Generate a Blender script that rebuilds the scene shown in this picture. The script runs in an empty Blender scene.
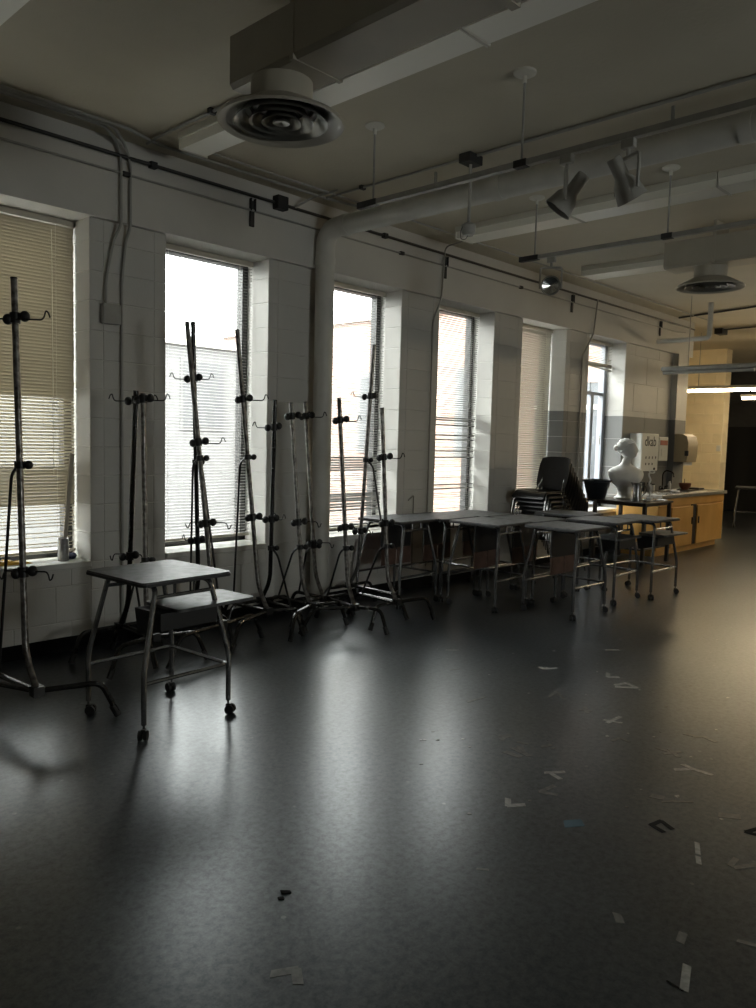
import bpy, math, random
from mathutils import Vector, Matrix
random.seed(7)
S = bpy.context.scene
COL = S.collection
# ------------------------------------------------------------------ camera
F = 780.9
YAW, PIT, ROL, HC = math.radians(43.322), math.radians(4.708), math.radians(1.457), 1.5
def _axes():
    cy, sy, cp, sp = math.cos(YAW), math.sin(YAW), math.cos(PIT), math.sin(PIT)
    fwd = Vector((cy*cp, sy*cp, -sp)); right = Vector((sy, -cy, 0)); up = right.cross(fwd)
    cr, sr = math.cos(ROL), math.sin(ROL)
    return right*cr+up*sr, up*cr-right*sr, fwd
RT, UP, FW = _axes()
CAM = Vector((0, 0, HC))
cd = bpy.data.cameras.new('camera'); cam = bpy.data.objects.new('camera', cd); COL.objects.link(cam)
cam.matrix_world = Matrix(((RT.x, UP.x, -FW.x, 0), (RT.y, UP.y, -FW.y, 0), (RT.z, UP.z, -FW.z, HC), (0, 0, 0, 1)))
cd.sensor_fit = 'VERTICAL'; cd.sensor_height = 36; cd.lens = 36*F/1008; cd.clip_start = 0.05; cd.clip_end = 200
S.camera = cam
# ------------------------------------------------------------------ world, light, exposure
SKY = 3.5
w = bpy.data.worlds.new('overcast_sky'); S.world = w; w.use_nodes = True
w.node_tree.nodes['Background'].inputs[0].default_value = (1.0, 0.985, 0.97, 1)
w.node_tree.nodes['Background'].inputs[1].default_value = SKY
S.view_settings.view_transform = 'Standard'; S.view_settings.look = 'None'
S.view_settings.gamma = 1; S.view_settings.use_curve_mapping = False
S.view_settings.exposure = 2.25
sun = bpy.data.lights.new('sun', 'SUN'); sun.energy = 2.5; sun.angle = math.radians(3); sun.color = (1.0, .95, .87)
so = bpy.data.objects.new('sun', sun); COL.objects.link(so)          # behind the building: lights the courtyard walls, never the room
so.rotation_euler = Vector((.80, .22, -.56)).to_track_quat('-Z', 'Y').to_euler(); so.location = (-6, -8, 12)
cy_ = S.cycles
cy_.use_denoising = True; cy_.max_bounces = 10; cy_.diffuse_bounces = 6; cy_.glossy_bounces = 4
cy_.transparent_max_bounces = 24; cy_.sample_clamp_indirect = 6; cy_.caustics_reflective = False; cy_.caustics_refractive = False
YW = 5.16                                    # front face of the window wall
WIN = [(1.61, 2.56), (3.15, 4.10), (4.785, 5.735), (6.32, 7.29), (7.86, 8.86), (9.45, 10.50)]
Z0, Z1 = 0.61, 2.95
ZC = 3.5
for a, b in WIN:                             # light portals: they emit nothing, they only guide the sampling of the sky
    ld = bpy.data.lights.new('sky_portal', 'AREA'); ld.shape = 'RECTANGLE'; ld.size = b-a; ld.size_y = Z1-Z0
    ld.cycles.is_portal = True
    lo = bpy.data.objects.new('sky_portal', ld); COL.objects.link(lo)
    lo.location = ((a+b)/2, 5.60, (Z0+Z1)/2); lo.rotation_euler = (math.radians(-90), 0, 0)

# ------------------------------------------------------------------ pixel helpers (points get their own real depth)
def ray(u, v): return RT*((u-378)/F) - UP*((v-504)/F) + FW
def onZ(u, v, z=0.0):
    d = ray(u, v); return CAM + d*((z-HC)/d.z)
def onY(u, v, y):
    d = ray(u, v); return CAM + d*(y/d.y)
def proj(p):
    q = Vector(p)-CAM; f = q.dot(FW); return 378+F*q.dot(RT)/f, 504-F*q.dot(UP)/f

# ------------------------------------------------------------------ mesh builder
def fillet(pts, r, n=5):
    pts = [Vector(p) for p in pts]; out = [pts[0]]
    for i in range(1, len(pts)-1):
        a, b, c = pts[i-1], pts[i], pts[i+1]
        u, v = (a-b), (c-b); lu, lv = u.length, v.length
        k = min(r, lu*.48, lv*.48); u, v = u/lu*k, v/lv*k
        for j in range(n+1):
            t = j/n; out.append((b+u)*(1-t)**2 + b*2*t*(1-t) + (b+v)*t*t)
    out.append(pts[-1]); return out
class MB:
    def __init__(s): s.v = []; s.f = []; s.mi = []; s.cur = 0
    def add(s, vs, fs):
        o = len(s.v); s.v += [tuple(x) for x in vs]; s.f += [tuple(i+o for i in f) for f in fs]; s.mi += [s.cur]*len(fs); return s
    def box(s, lo, hi):
        x0, y0, z0 = lo; x1, y1, z1 = hi
        return s.add([(x0,y0,z0),(x1,y0,z0),(x1,y1,z0),(x0,y1,z0),(x0,y0,z1),(x1,y0,z1),(x1,y1,z1),(x0,y1,z1)],
                     [(0,3,2,1),(4,5,6,7),(0,1,5,4),(1,2,6,5),(2,3,7,6),(3,0,4,7)])
    def cbox(s, c, size, rz=0.0, ry=0.0):
        M = Matrix.Rotation(rz, 4, 'Z') @ Matrix.Rotation(ry, 4, 'Y'); hx, hy, hz = [k/2 for k in size]
        vs = [Vector(c)+M@Vector((a*hx, b*hy, d*hz)) for d in (-1, 1) for a, b in ((-1,-1),(1,-1),(1,1),(-1,1))]
        return s.add(vs, [(0,3,2,1),(4,5,6,7),(0,1,5,4),(1,2,6,5),(2,3,7,6),(3,0,4,7)])
    def bbox(s, lo, hi, b=.004):               # box with chamfered edges
        x0, y0, z0 = lo; x1, y1, z1 = hi; b = min(b, (x1-x0)*.45, (y1-y0)*.45, (z1-z0)*.45)
        vs = []; idx = {}
        for i, (X, sx) in enumerate(((x0, 1), (x1, -1))):
            for j, (Y, sy) in enumerate(((y0, 1), (y1, -1))):
                for k, (Z, sz) in enumerate(((z0, 1), (z1, -1))):
                    idx[i,j,k,0] = len(vs); vs.append((X, Y+sy*b, Z+sz*b))
                    idx[i,j,k,1] = len(vs); vs.append((X+sx*b, Y, Z+sz*b))
                    idx[i,j,k,2] = len(vs); vs.append((X+sx*b, Y+sy*b, Z))
        fs = []
        for i in (0, 1):
            f = [idx[i,0,0,0], idx[i,1,0,0], idx[i,1,1,0], idx[i,0,1,0]]; fs.append(f if i else f[::-1])
            f = [idx[0,i,0,1], idx[0,i,1,1], idx[1,i,1,1], idx[1,i,0,1]]; fs.append(f if i else f[::-1])
            f = [idx[0,0,i,2], idx[1,0,i,2], idx[1,1,i,2], idx[0,1,i,2]]; fs.append(f if i else f[::-1])
        for a in (0, 1):
            for c in (0, 1):
                q = [idx[a,c,0,0], idx[a,c,0,1], idx[a,c,1,1], idx[a,c,1,0]]; fs.append(q if a != c else q[::-1])
                q = [idx[a,0,c,0], idx[a,0,c,2], idx[a,1,c,2], idx[a,1,c,0]]; fs.append(q if a == c else q[::-1])
                q = [idx[0,a,c,1], idx[0,a,c,2], idx[1,a,c,2], idx[1,a,c,1]]; fs.append(q if a != c else q[::-1])
                for d in (0, 1):
                    t = [idx[a,c,d,0], idx[a,c,d,1], idx[a,c,d,2]]; fs.append(t if (a+c+d) % 2 else t[::-1])
        return s.add(vs, fs)
    def tube(s, pts, r, n=8, r2=None, cap=True):
        pts = [Vector(p) for p in pts]; m = len(pts); vs = []; fs = []
        t0 = (pts[1]-pts[0]).normalized(); ref = Vector((0,0,1)) if abs(t0.z) < .9 else Vector((1,0,0))
        u = t0.cross(ref).normalized()
        for i, p in enumerate(pts):
            t = (pts[min(i+1, m-1)]-pts[max(i-1, 0)]).normalized()
            u = (u-t*u.dot(t)).normalized(); v = t.cross(u)
            rr = r if r2 is None else r+(r2-r)*i/(m-1)
            for k in range(n):
                a = 2*math.pi*k/n; vs.append(p+u*(rr*math.cos(a))+v*(rr*math.sin(a)))
        for i in range(m-1):
            for k in range(n):
                a, b = i*n+k, i*n+(k+1) % n; fs.append((a, b, b+n, a+n))
        if cap: fs.append(tuple(range(n))[::-1]); fs.append(tuple((m-1)*n+k for k in range(n)))
        return s.add(vs, fs)
    def lathe(s, prof, c=(0,0,0), n=24, sx=1, sy=1, cap=False):
        vs = []; fs = []; m = len(prof)
        for r, z in prof:
            for k in range(n):
                a = 2*math.pi*k/n; vs.append((c[0]+r*sx*math.cos(a), c[1]+r*sy*math.sin(a), c[2]+z))
        for i in range(m-1):
            for k in range(n):
                a, b = i*n+k, i*n+(k+1) % n; fs.append((a, b, b+n, a+n))
        if cap: fs.append(tuple(range(n))[::-1]); fs.append(tuple((m-1)*n+k for k in range(n)))
        return s.add(vs, fs)
    def prism(s, poly, z0, z1):
        n = len(poly); vs = [(x, y, z0) for x, y in poly]+[(x, y, z1) for x, y in poly]
        fs = [tuple(range(n))[::-1], tuple(range(n, 2*n))]+[(i, (i+1) % n, (i+1) % n+n, i+n) for i in range(n)]
        return s.add(vs, fs)
    def prism_ax(s, poly, a0, a1, axis):        # poly in the two other axes, extruded along axis ('x' -> (y,z), 'y' -> (x,z))
        n = len(poly); mk = (lambda p, a: (a, p[0], p[1])) if axis == 'x' else (lambda p, a: (p[0], a, p[1]))
        vs = [mk(p, a0) for p in poly]+[mk(p, a1) for p in poly]
        fs = [tuple(range(n)), tuple(range(n, 2*n))[::-1]]+[(i, i+n, (i+1) % n+n, (i+1) % n) for i in range(n)]
        return s.add(vs, fs)
    def sphere(s, c, r, n=12, m=8):
        rx, ry, rz = r if hasattr(r, '__len__') else (r, r, r)
        vs = [(c[0], c[1], c[2]-rz)]; fs = []
        for i in range(1, m):
            ph = -math.pi/2+math.pi*i/m
            for k in range(n):
                a = 2*math.pi*k/n; vs.append((c[0]+rx*math.cos(ph)*math.cos(a), c[1]+ry*math.cos(ph)*math.sin(a), c[2]+rz*math.sin(ph)))
        vs.append((c[0], c[1], c[2]+rz)); T = len(vs)-1
        for k in range(n):
            fs.append((0, 1+(k+1) % n, 1+k)); fs.append((T, T-n+k, T-n+(k+1) % n))
            for i in range(m-2):
                a, b = 1+i*n+k, 1+i*n+(k+1) % n; fs.append((a, b, b+n, a+n))
        return s.add(vs, fs)
    def mesh(s, name, mats, smooth=False, angle=40):
        me = bpy.data.meshes.new(name); me.from_pydata(s.v, [], s.f)
        for m in (mats if isinstance(mats, (list, tuple)) else [mats]): me.materials.append(m)
        if any(s.mi): me.polygons.foreach_set('material_index', s.mi)
        me.validate()
        import bmesh
        bm = bmesh.new(); bm.from_mesh(me); bmesh.ops.recalc_face_normals(bm, faces=bm.faces); bm.to_mesh(me); bm.free()
        if smooth:
            me.polygons.foreach_set('use_smooth', [True]*len(me.polygons)); me.set_sharp_from_angle(angle=math.radians(angle))
        return me
    def build(s, name, mats, parent=None, smooth=False, angle=40, origin=None):
        if origin is not None:
            o = Vector(origin); s.v = [tuple(Vector(v)-o) for v in s.v]
        ob = bpy.data.objects.new(name, s.mesh(name, mats, smooth, angle)); COL.objects.link(ob)
        if parent is not None: ob.parent = parent
        elif origin is not None: ob.location = origin
        return ob
def tag(o, label=None, cat=None, group=None, kind=None):
    if label: o['label'] = label
    if cat: o['category'] = cat
    if group: o['group'] = group
    if kind: o['kind'] = kind
    return o
def empty(name, loc, rz=0.0):
    o = bpy.data.objects.new(name, None); COL.objects.link(o); o.location = loc; o.rotation_euler = (0, 0, rz); o.empty_display_size = .1; return o
def inst(me, name, loc, parent=None, rot=(0,0,0), mat=None):
    o = bpy.data.objects.new(name, me); COL.objects.link(o); o.location = loc; o.rotation_euler = rot
    if parent is not None: o.parent = parent
    return o
def copy_tree(o, parent=None):
    c = o.copy(); COL.objects.link(c); c.parent = parent
    for ch in o.children: copy_tree(ch, c)
    return c
def struct(o, label, cat): return tag(o, label, cat, kind='structure')

# ------------------------------------------------------------------ materials
def nt(name):
    m = bpy.data.materials.new(name); m.use_nodes = True
    return m, m.node_tree.nodes, m.node_tree.links, m.node_tree.nodes['Principled BSDF']
def mat(name, col, rough=.5, metal=0.0, spec=.5, var=0.0, vscale=8, bump=0.0, bscale=60, col2=None, emis=None, estr=0):
    m, N, L, P = nt(name)
    P.inputs['Base Color'].default_value = (*col, 1); P.inputs['Roughness'].default_value = rough
    P.inputs['Metallic'].default_value = metal; P.inputs['Specular IOR Level'].default_value = spec
    if var or col2 or bump:
        tc = N.new('ShaderNodeTexCoord')
    if var or col2:
        nz = N.new('ShaderNodeTexNoise'); nz.inputs['Scale'].default_value = vscale; nz.inputs['Detail'].default_value = 5
        L.new(tc.outputs['Object'], nz.inputs['Vector'])
        rp = N.new('ShaderNodeValToRGB'); L.new(nz.outputs['Fac'], rp.inputs['Fac'])
        rp.color_ramp.elements[0].position = .35; rp.color_ramp.elements[1].position = .65
        a = tuple(c*(1-var) for c in col); b = col2 or tuple(min(1, c*(1+var)) for c in col)
        rp.color_ramp.elements[0].color = (*a, 1); rp.color_ramp.elements[1].color = (*b, 1)
        L.new(rp.outputs['Color'], P.inputs['Base Color'])
    if bump:
        bz = N.new('ShaderNodeTexNoise'); bz.inputs['Scale'].default_value = bscale; bz.inputs['Detail'].default_value = 3
        L.new(tc.outputs['Object'], bz.inputs['Vector'])
        bp = N.new('ShaderNodeBump'); bp.inputs['Strength'].default_value = bump; bp.inputs['Distance'].default_value = .01
        L.new(bz.outputs['Fac'], bp.inputs['Height']); L.new(bp.outputs['Normal'], P.inputs['Normal'])
    if emis:
        P.inputs['Emission Color'].default_value = (*emis, 1); P.inputs['Emission Strength'].default_value = estr
    return m
WALLC, GREYC = (.575, .56, .525), (.19, .19, .185)
def wall_mat(name, two_tone):
    m, N, L, P = nt(name)
    P.inputs['Roughness'].default_value = .55; P.inputs['Specular IOR Level'].default_value = .3
    g = N.new('ShaderNodeNewGeometry')
    nz = N.new('ShaderNodeTexNoise'); nz.inputs['Scale'].default_value = 1.6; nz.inputs['Detail'].default_value = 6
    L.new(g.outputs['Position'], nz.inputs['Vector'])
    rp = N.new('ShaderNodeValToRGB'); L.new(nz.outputs['Fac'], rp.inputs['Fac'])
    rp.color_ramp.elements[0].position = .3; rp.color_ramp.elements[1].position = .7
    rp.color_ramp.elements[0].color = (*[c*.92 for c in WALLC], 1); rp.color_ramp.elements[1].color = (*[min(1, c*1.05) for c in WALLC], 1)
    src = rp.outputs['Color']
    if two_tone:                                # grey painted dado, cream paint above
        sp = N.new('ShaderNodeSeparateXYZ'); L.new(g.outputs['Position'], sp.inputs[0])
        gt = N.new('ShaderNodeMath'); gt.operation = 'GREATER_THAN'; gt.inputs[1].default_value = 1.925; L.new(sp.outputs['Z'], gt.inputs[0])
        mx = N.new('ShaderNodeMix'); mx.data_type = 'RGBA'; L.new(gt.outputs[0], mx.inputs['Factor'])
        mx.inputs['A'].default_value = (*GREYC, 1); L.new(src, mx.inputs['B']); src = mx.outputs['Result']
    L.new(src, P.inputs['Base Color'])
    b = N.new('ShaderNodeTexNoise'); b.inputs['Scale'].default_value = 90; b.inputs['Detail'].default_value = 4; L.new(g.outputs['Position'], b.inputs['Vector'])
    bp = N.new('ShaderNodeBump'); bp.inputs['Strength'].default_value = .22; bp.inputs['Distance'].default_value = .006
    L.new(b.outputs['Fac'], bp.inputs['Height']); L.new(bp.outputs['Normal'], P.inputs['Normal'])
    return m
M = {}
M['wall'] = wall_mat('painted_block', False); M['wall2'] = wall_mat('two_tone_painted_block', True)
M['ceiling'] = mat('ceiling_paint', (.54, .495, .395), .7, var=.06, vscale=1.2, bump=.25, bscale=45)
M['yellow'] = mat('cream_block_paint', (.86, .75, .53), .5, var=.05, vscale=3, bump=.15, bscale=80)
M['black_base'] = mat('black_rubber_base', (.005, .005, .005), .85, spec=.15)
M['dark_wall'] = mat('dark_paint', (.03, .03, .032), .8, var=.1)
M['black_cloth'] = mat('black_cloth', (.004, .004, .0045), .9)
M['duct'] = mat('painted_duct_metal', (.40, .372, .305), .45, var=.05, vscale=4)
M['white_paint'] = mat('white_sheet_metal', (.50, .48, .42), .45, var=.05, vscale=4)
M['white_pipe'] = mat('white_pipe_paint', (.55, .54, .50), .45, var=.06, vscale=5, bump=.1, bscale=30)
M['ring'] = mat('grey_vent_metal', (.17, .165, .145), .32, metal=.5)
M['lens'] = mat('prismatic_lens', (.90, .88, .80), .3, bump=.15, bscale=160)
M['fixture'] = mat('fixture_white', (.66, .64, .57), .4)
M['conduit'] = mat('painted_conduit', (.33, .325, .30), .45, var=.08, vscale=10)
M['dark_pipe'] = mat('dark_pipe', (.035, .033, .03), .5)
M['bracket'] = mat('dark_bracket', (.02, .02, .02), .6)
M['steel'] = mat('worn_steel_tube', (.26, .25, .235), .36, metal=.75, col2=(.08, .072, .065), vscale=30, bump=.12, bscale=60)
M['steel_dark'] = mat('dark_steel_tube', (.022, .021, .020), .22, metal=.3, var=.3, vscale=25)
M['black_metal'] = mat('black_cast_metal', (.012, .012, .012), .45, metal=.2)
M['rubber'] = mat('black_rubber', (.01, .01, .01), .6)
M['desk_tube'] = mat('grey_steel_tube', (.24, .245, .255), .24, metal=.8, var=.2, vscale=20)
M['desk_top'] = mat('scratched_grey_top', (.04, .041, .044), .46, spec=.5, col2=(.12, .123, .128), vscale=18, bump=.1, bscale=40)
M['desk_edge'] = mat('dark_edge_band', (.02, .02, .022), .5)
M['black_panel'] = mat('black_panel', (.010, .010, .011), .5)
M['brown_panel'] = mat('brown_board', (.11, .06, .045), .6, var=.2, vscale=12)
M['plastic'] = mat('black_plastic', (.008, .008, .009), .32, var=.2, vscale=10)
M['chrome'] = mat('chrome_rod', (.24, .24, .24), .25, metal=1)
M['plaster'] = mat('white_plaster', (.80, .80, .78), .6, var=.04, vscale=20)
M['silver'] = mat('brushed_metal', (.42, .42, .42), .28, metal=.9, var=.15, vscale=14)
M['tub'] = mat('dark_blue_plastic', (.014, .018, .026), .35)
M['wood'] = mat('maple_laminate', (.62, .33, .085), .4, col2=(.72, .42, .13), vscale=3)
M['wood_dark'] = mat('dark_stained_wood', (.035, .026, .02), .5)
M['worktop'] = mat('grey_worktop', (.28, .26, .22), .25, var=.1, vscale=30)
M['paper'] = mat('white_paper', (.72, .72, .70), .7)
M['yellow_cloth'] = mat('yellow_plastic', (.60, .34, .02), .5)
M['blue_cloth'] = mat('blue_rag', (.05, .06, .13), .8)
M['tape'] = mat('dirty_white_tape', (.33, .33, .31), .5, col2=(.20, .20, .185), vscale=40)
M['tape_dull'] = mat('worn_grey_tape', (.16, .157, .147), .5, col2=(.10, .098, .092), vscale=40)
M['tape_black'] = mat('black_tape', (.004, .004, .004), .8, spec=.15)
M['tape_blue'] = mat('blue_tape', (.03, .09, .13), .5)
M['red'] = mat('terracotta_glaze', (.22, .07, .035), .35)
M['tan'] = mat('tan_plastic', (.40, .33, .21), .4)
M['white_plastic'] = mat('white_plastic', (.72, .71, .66), .35)
M['ink'] = mat('dark_print', (.03, .03, .03), .6)
M['red_print'] = mat('red_print', (.40, .12, .07), .6)
M['tube_light'] = mat('fluorescent_tube', (.9, .9, .9), .4, emis=(1.0, .80, .50), estr=7.5)
M['win_frame'] = mat('dark_window_frame', (.035, .033, .032), .45)
M['door_grey'] = mat('grey_window_frame', (.30, .32, .36), .45)
M['sill'] = mat('white_sill', (.62, .61, .57), .4, var=.05)
M['stick'] = mat('pale_lath', (.45, .40, .33), .6)
M['cord'] = mat('white_cord', (.75, .73, .65), .6)
M['chrome_bowl'] = mat('lamp_reflector', (.62, .62, .60), .18, metal=1)
M['ext_pane'] = mat('curtained_pane', (.075, .078, .082), .4)
M['ext_frame'] = mat('grey_outdoor_frame', (.10, .10, .10), .6)
M['view_shade'] = mat('shaded_view_grey', (.05, .055, .063), .5, var=.1)  # dark grey carries the shade of the view behind the bust window
M['ext_ground'] = mat('asphalt', (.18, .18, .18), .9)
def slat_mat(name, col, trans):
    m, N, L, P = nt(name)
    P.inputs['Base Color'].default_value = (*col, 1); P.inputs['Roughness'].default_value = .45
    t = N.new('ShaderNodeBsdfTranslucent'); t.inputs[0].default_value = (*[min(1, c*1.05) for c in col], 1)
    mx = N.new('ShaderNodeMixShader'); mx.inputs[0].default_value = trans
    L.new(P.outputs[0], mx.inputs[1]); L.new(t.outputs[0], mx.inputs[2]); L.new(mx.outputs[0], N['Material Output'].inputs[0])
    return m
M['slat_tan'] = slat_mat('tan_blind_slat', (.46, .415, .32), .10)
M['slat'] = slat_mat('cream_blind_slat', (.50, .465, .385), .07)
M['slat_grey'] = slat_mat('grey_white_blind_slat', (.25, .245, .23), .05)
def glass_mat():
    m, N, L, P = nt('window_glass'); N.remove(P)
    t = N.new('ShaderNodeBsdfTransparent'); t.inputs[0].default_value = (.93, .96, .95, 1)
    g = N.new('ShaderNodeBsdfGlossy'); g.inputs['Roughness'].default_value = .02
    lw = N.new('ShaderNodeLayerWeight'); lw.inputs['Blend'].default_value = .5
    pw = N.new('ShaderNodeMath'); pw.operation = 'POWER'; pw.inputs[1].default_value = 5; L.new(lw.outputs['Facing'], pw.inputs[0])
    ad = N.new('ShaderNodeMath'); ad.operation = 'MULTIPLY_ADD'; ad.inputs[1].default_value = .9; ad.inputs[2].default_value = .035; L.new(pw.outputs[0], ad.inputs[0])
    mx = N.new('ShaderNodeMixShader'); L.new(ad.outputs[0], mx.inputs[0]); L.new(t.outputs[0], mx.inputs[1]); L.new(g.outputs[0], mx.inputs[2])
    L.new(mx.outputs[0], N['Material Output'].inputs[0]); return m
M['glass'] = glass_mat()
def brick_mat(name, c1, c2, mortar):
    m, N, L, P = nt(name); g = N.new('ShaderNodeNewGeometry'); sp = N.new('ShaderNodeSeparateXYZ'); L.new(g.outputs['Position'], sp.inputs[0])
    ad = N.new('ShaderNodeMath'); ad.operation = 'ADD'; L.new(sp.outputs['X'], ad.inputs[0]); L.new(sp.outputs['Y'], ad.inputs[1])
    cb = N.new('ShaderNodeCombineXYZ'); L.new(ad.outputs[0], cb.inputs[0]); L.new(sp.outputs['Z'], cb.inputs[1])
    b = N.new('ShaderNodeTexBrick'); L.new(cb.outputs[0], b.inputs['Vector']); b.inputs['Scale'].default_value = 1
    b.inputs['Brick Width'].default_value = .21; b.inputs['Row Height'].default_value = .075; b.inputs['Mortar Size'].default_value = .008
    b.inputs['Color1'].default_value = (*c1, 1); b.inputs['Color2'].default_value = (*c2, 1); b.inputs['Mortar'].default_value = (*mortar, 1)
    L.new(b.outputs['Color'], P.inputs['Base Color']); P.inputs['Roughness'].default_value = .85; return m
M['brick'] = brick_mat('pale_red_brick', (.22, .14, .112), (.19, .12, .096), (.22, .19, .17))
M['ext_white'] = brick_mat('pale_painted_brick', (.125, .125, .125), (.115, .115, .115), (.11, .11, .11))
def floor_mat():
    m, N, L, P = nt('polished_dark_concrete'); g = N.new('ShaderNodeNewGeometry')
    def noise(sc, det, rough=.55, dist=0.0):
        n = N.new('ShaderNodeTexNoise'); n.inputs['Scale'].default_value = sc; n.inputs['Detail'].default_value = det
        n.inputs['Roughness'].default_value = rough; n.inputs['Distortion'].default_value = dist
        L.new(g.outputs['Position'], n.inputs['Vector']); return n
    def ramp(src, p0, p1, c0, c1):
        r = N.new('ShaderNodeValToRGB'); L.new(src, r.inputs['Fac']); e = r.color_ramp.elements
        e[0].position, e[1].position = p0, p1; e[0].color = (*c0, 1); e[1].color = (*c1, 1); return r
    big = ramp(noise(1.1, 8, .68, .3).outputs['Fac'], .30, .72, (.017, .0205, .0245), (.043, .049, .055))
    def mixc(fac, a, col, s=1.0):
        mx = N.new('ShaderNodeMix'); mx.data_type = 'RGBA'
        ml = N.new('ShaderNodeMath'); ml.operation = 'MULTIPLY'; ml.inputs[1].default_value = s; L.new(fac, ml.inputs[0]); L.new(ml.outputs[0], mx.inputs['Factor'])
        L.new(a, mx.inputs['A']); mx.inputs['B'].default_value = (*col, 1); return mx.outputs['Result']
    c = big.outputs['Color']
    v = N.new('ShaderNodeTexVoronoi'); v.inputs['Scale'].default_value = 5.5; L.new(g.outputs['Position'], v.inputs['Vector'])
    speck = ramp(v.outputs['Distance'], .035, .06, (1, 1, 1), (0, 0, 0)); c = mixc(speck.outputs['Color'], c, (.16, .16, .155), .6)
    v2 = N.new('ShaderNodeTexVoronoi'); v2.inputs['Scale'].default_value = 9.0; L.new(g.outputs['Position'], v2.inputs['Vector'])
    sp2 = ramp(v2.outputs['Distance'], .04, .10, (1, 1, 1), (0, 0, 0)); c = mixc(sp2.outputs['Color'], c, (.02, .02, .02), .5)
    scuff = ramp(noise(45, 8, .75, .6).outputs['Fac'], .52, .72, (0, 0, 0), (1, 1, 1)); c = mixc(scuff.outputs['Color'], c, (.016, .016, .017), .7)
    pale = ramp(noise(60, 6, .7, .3).outputs['Fac'], .60, .78, (0, 0, 0), (1, 1, 1)); c = mixc(pale.outputs['Color'], c, (.12, .12, .118), .5)
    L.new(c, P.inputs['Base Color'])
    P.inputs['Roughness'].default_value = .29
    rr = N.new('ShaderNodeMapRange'); L.new(noise(34, 10, .8, .2).outputs['Fac'], rr.inputs['Value'])
    rr.inputs['From Min'].default_value = .40; rr.inputs['From Max'].default_value = .60; rr.inputs['To Min'].default_value = .42; rr.inputs['To Max'].default_value = 1.0; P.inputs['Specular Tint'].default_value = (.90, .96, 1.0, 1)
    L.new(rr.outputs[0], P.inputs['Specular IOR Level']); return m
M['floor'] = floor_mat()

# ------------------------------------------------------------------ room shell
XA, XB, YR = -2.6, 19.6, -4.4
XE = 12.75                                    # end of the window wall
struct(MB().box((XA, YR, -.12), (12.1, 5.55, 0)).box((12.1, YR, -.12), (XB, 7.6, 0)).build('floor', M['floor']), 'dark scuffed polished concrete floor of the studio', 'floor')
struct(MB().box((XA, YR, ZC), (12.1, 5.55, ZC+.15)).box((12.1, YR, ZC), (XB, 7.6, ZC+.15)).build('ceiling', M['ceiling']), 'warm grey painted concrete ceiling of the studio', 'ceiling')
struct(MB().box((XA-.2, YR, 0), (XA, 5.6, ZC)).build('wall_back', M['wall']), 'plain painted wall behind the viewer', 'wall')
wr = MB(); FILL_WIN = [(3.2, 4.8)]; e_ = XA  # opening added to let fill light in, outside the view
for a, b in FILL_WIN: wr.box((e_, YR-.2, 0), (a, YR, ZC)); wr.box((a, YR-.2, 0), (b, YR, 1.1)); wr.box((a, YR-.2, 2.4), (b, YR, ZC)); e_ = b
wr.box((e_, YR-.2, 0), (XB, YR, ZC))
struct(wr.build('wall_right', M['wall']), 'plain painted wall with an added fill-light window on the right outside the view', 'wall')
wf = struct(MB().box((XB, YR, 0), (XB+.2, 7.6, ZC)).build('wall_far', M['dark_wall']), 'dark end wall at the far right beyond the wooden sink cabinet', 'wall')
# window wall: mortar-deep core with every pier block as its own piece
wl = MB(); R_ = .004
xs = [XA]+[k for ab in WIN for k in ab]+[12.1]
piers = [(xs[i], xs[i+1]) for i in range(0, len(xs), 2)]
for a, b in piers: wl.box((a+R_, YW+R_, 0), (b-R_, 5.55, Z1))
wl.box((XA, 5.115, Z1), (XE, 5.55, ZC))
wall_left = struct(wl.build('wall_left', M['wall']), 'white painted block window wall with piers under a deep lintel', 'wall')
bcache = {}
def block(parent, x0, x1, z0, z1, y0=YW, y1=5.52, m='wall', axis='y'):
    k = (round(x1-x0, 3), round(z1-z0, 3), round(y1-y0, 3), m)
    if k not in bcache:
        bcache[k] = MB().bbox((-(x1-x0)/2+.0012, -(y1-y0)/2, -(z1-z0)/2+.0012), ((x1-x0)/2-.0012, (y1-y0)/2, (z1-z0)/2-.0012), .004).mesh('block', M[m])
    return inst(bcache[k], 'block', ((x0+x1)/2, (y0+y1)/2, (z0+z1)/2), parent)
def courses(z0, z1, h=.2):
    out = []; z = z0
    while z < z1-.03:
        t = min(z1, (math.floor(z/h+1e-4)+1)*h); out.append((z, t)); z = t
    return out
for i, (a, b) in enumerate(piers[1:-1]):
    m = 'wall2' if a > 8.5 else 'wall'
    for z0, z1 in courses(.0, Z1):
        for x0, x1 in ((a, a+.1), (a+.1, b-.1), (b-.1, b)): block(wall_left, x0, x1, z0, z1, m=m)
a, b = piers[-1]
for k, (z0, z1) in enumerate(courses(.0, Z1, .4)):
    e = [a, a+.3, a+1.1, b] if k % 2 else [a, a+.7, b]
    for x0, x1 in zip(e, e[1:]): block(wall_left, x0, x1, z0, z1, m='wall2')
wa = MB(); wap = None
for a, b in WIN: wa.box((a-.006, YW+R_, 0), (b+.006, 5.55, .565))
wap = struct(wa.build('wall_apron', M['wall']), 'painted block wall below the window sills', 'wall')
for i, (a, b) in enumerate(WIN):
    for z0, z1 in ((0, .2), (.2, .448), (.448, .565)):
        e = [a, a+.42, b-.14, b] if z0 != .2 else [a, a+.3, a+.7, b]
        for x0, x1 in zip(e, e[1:]): block(wap, x0, x1, z0, z1, m='wall2' if a > 9 else 'wall')
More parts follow.
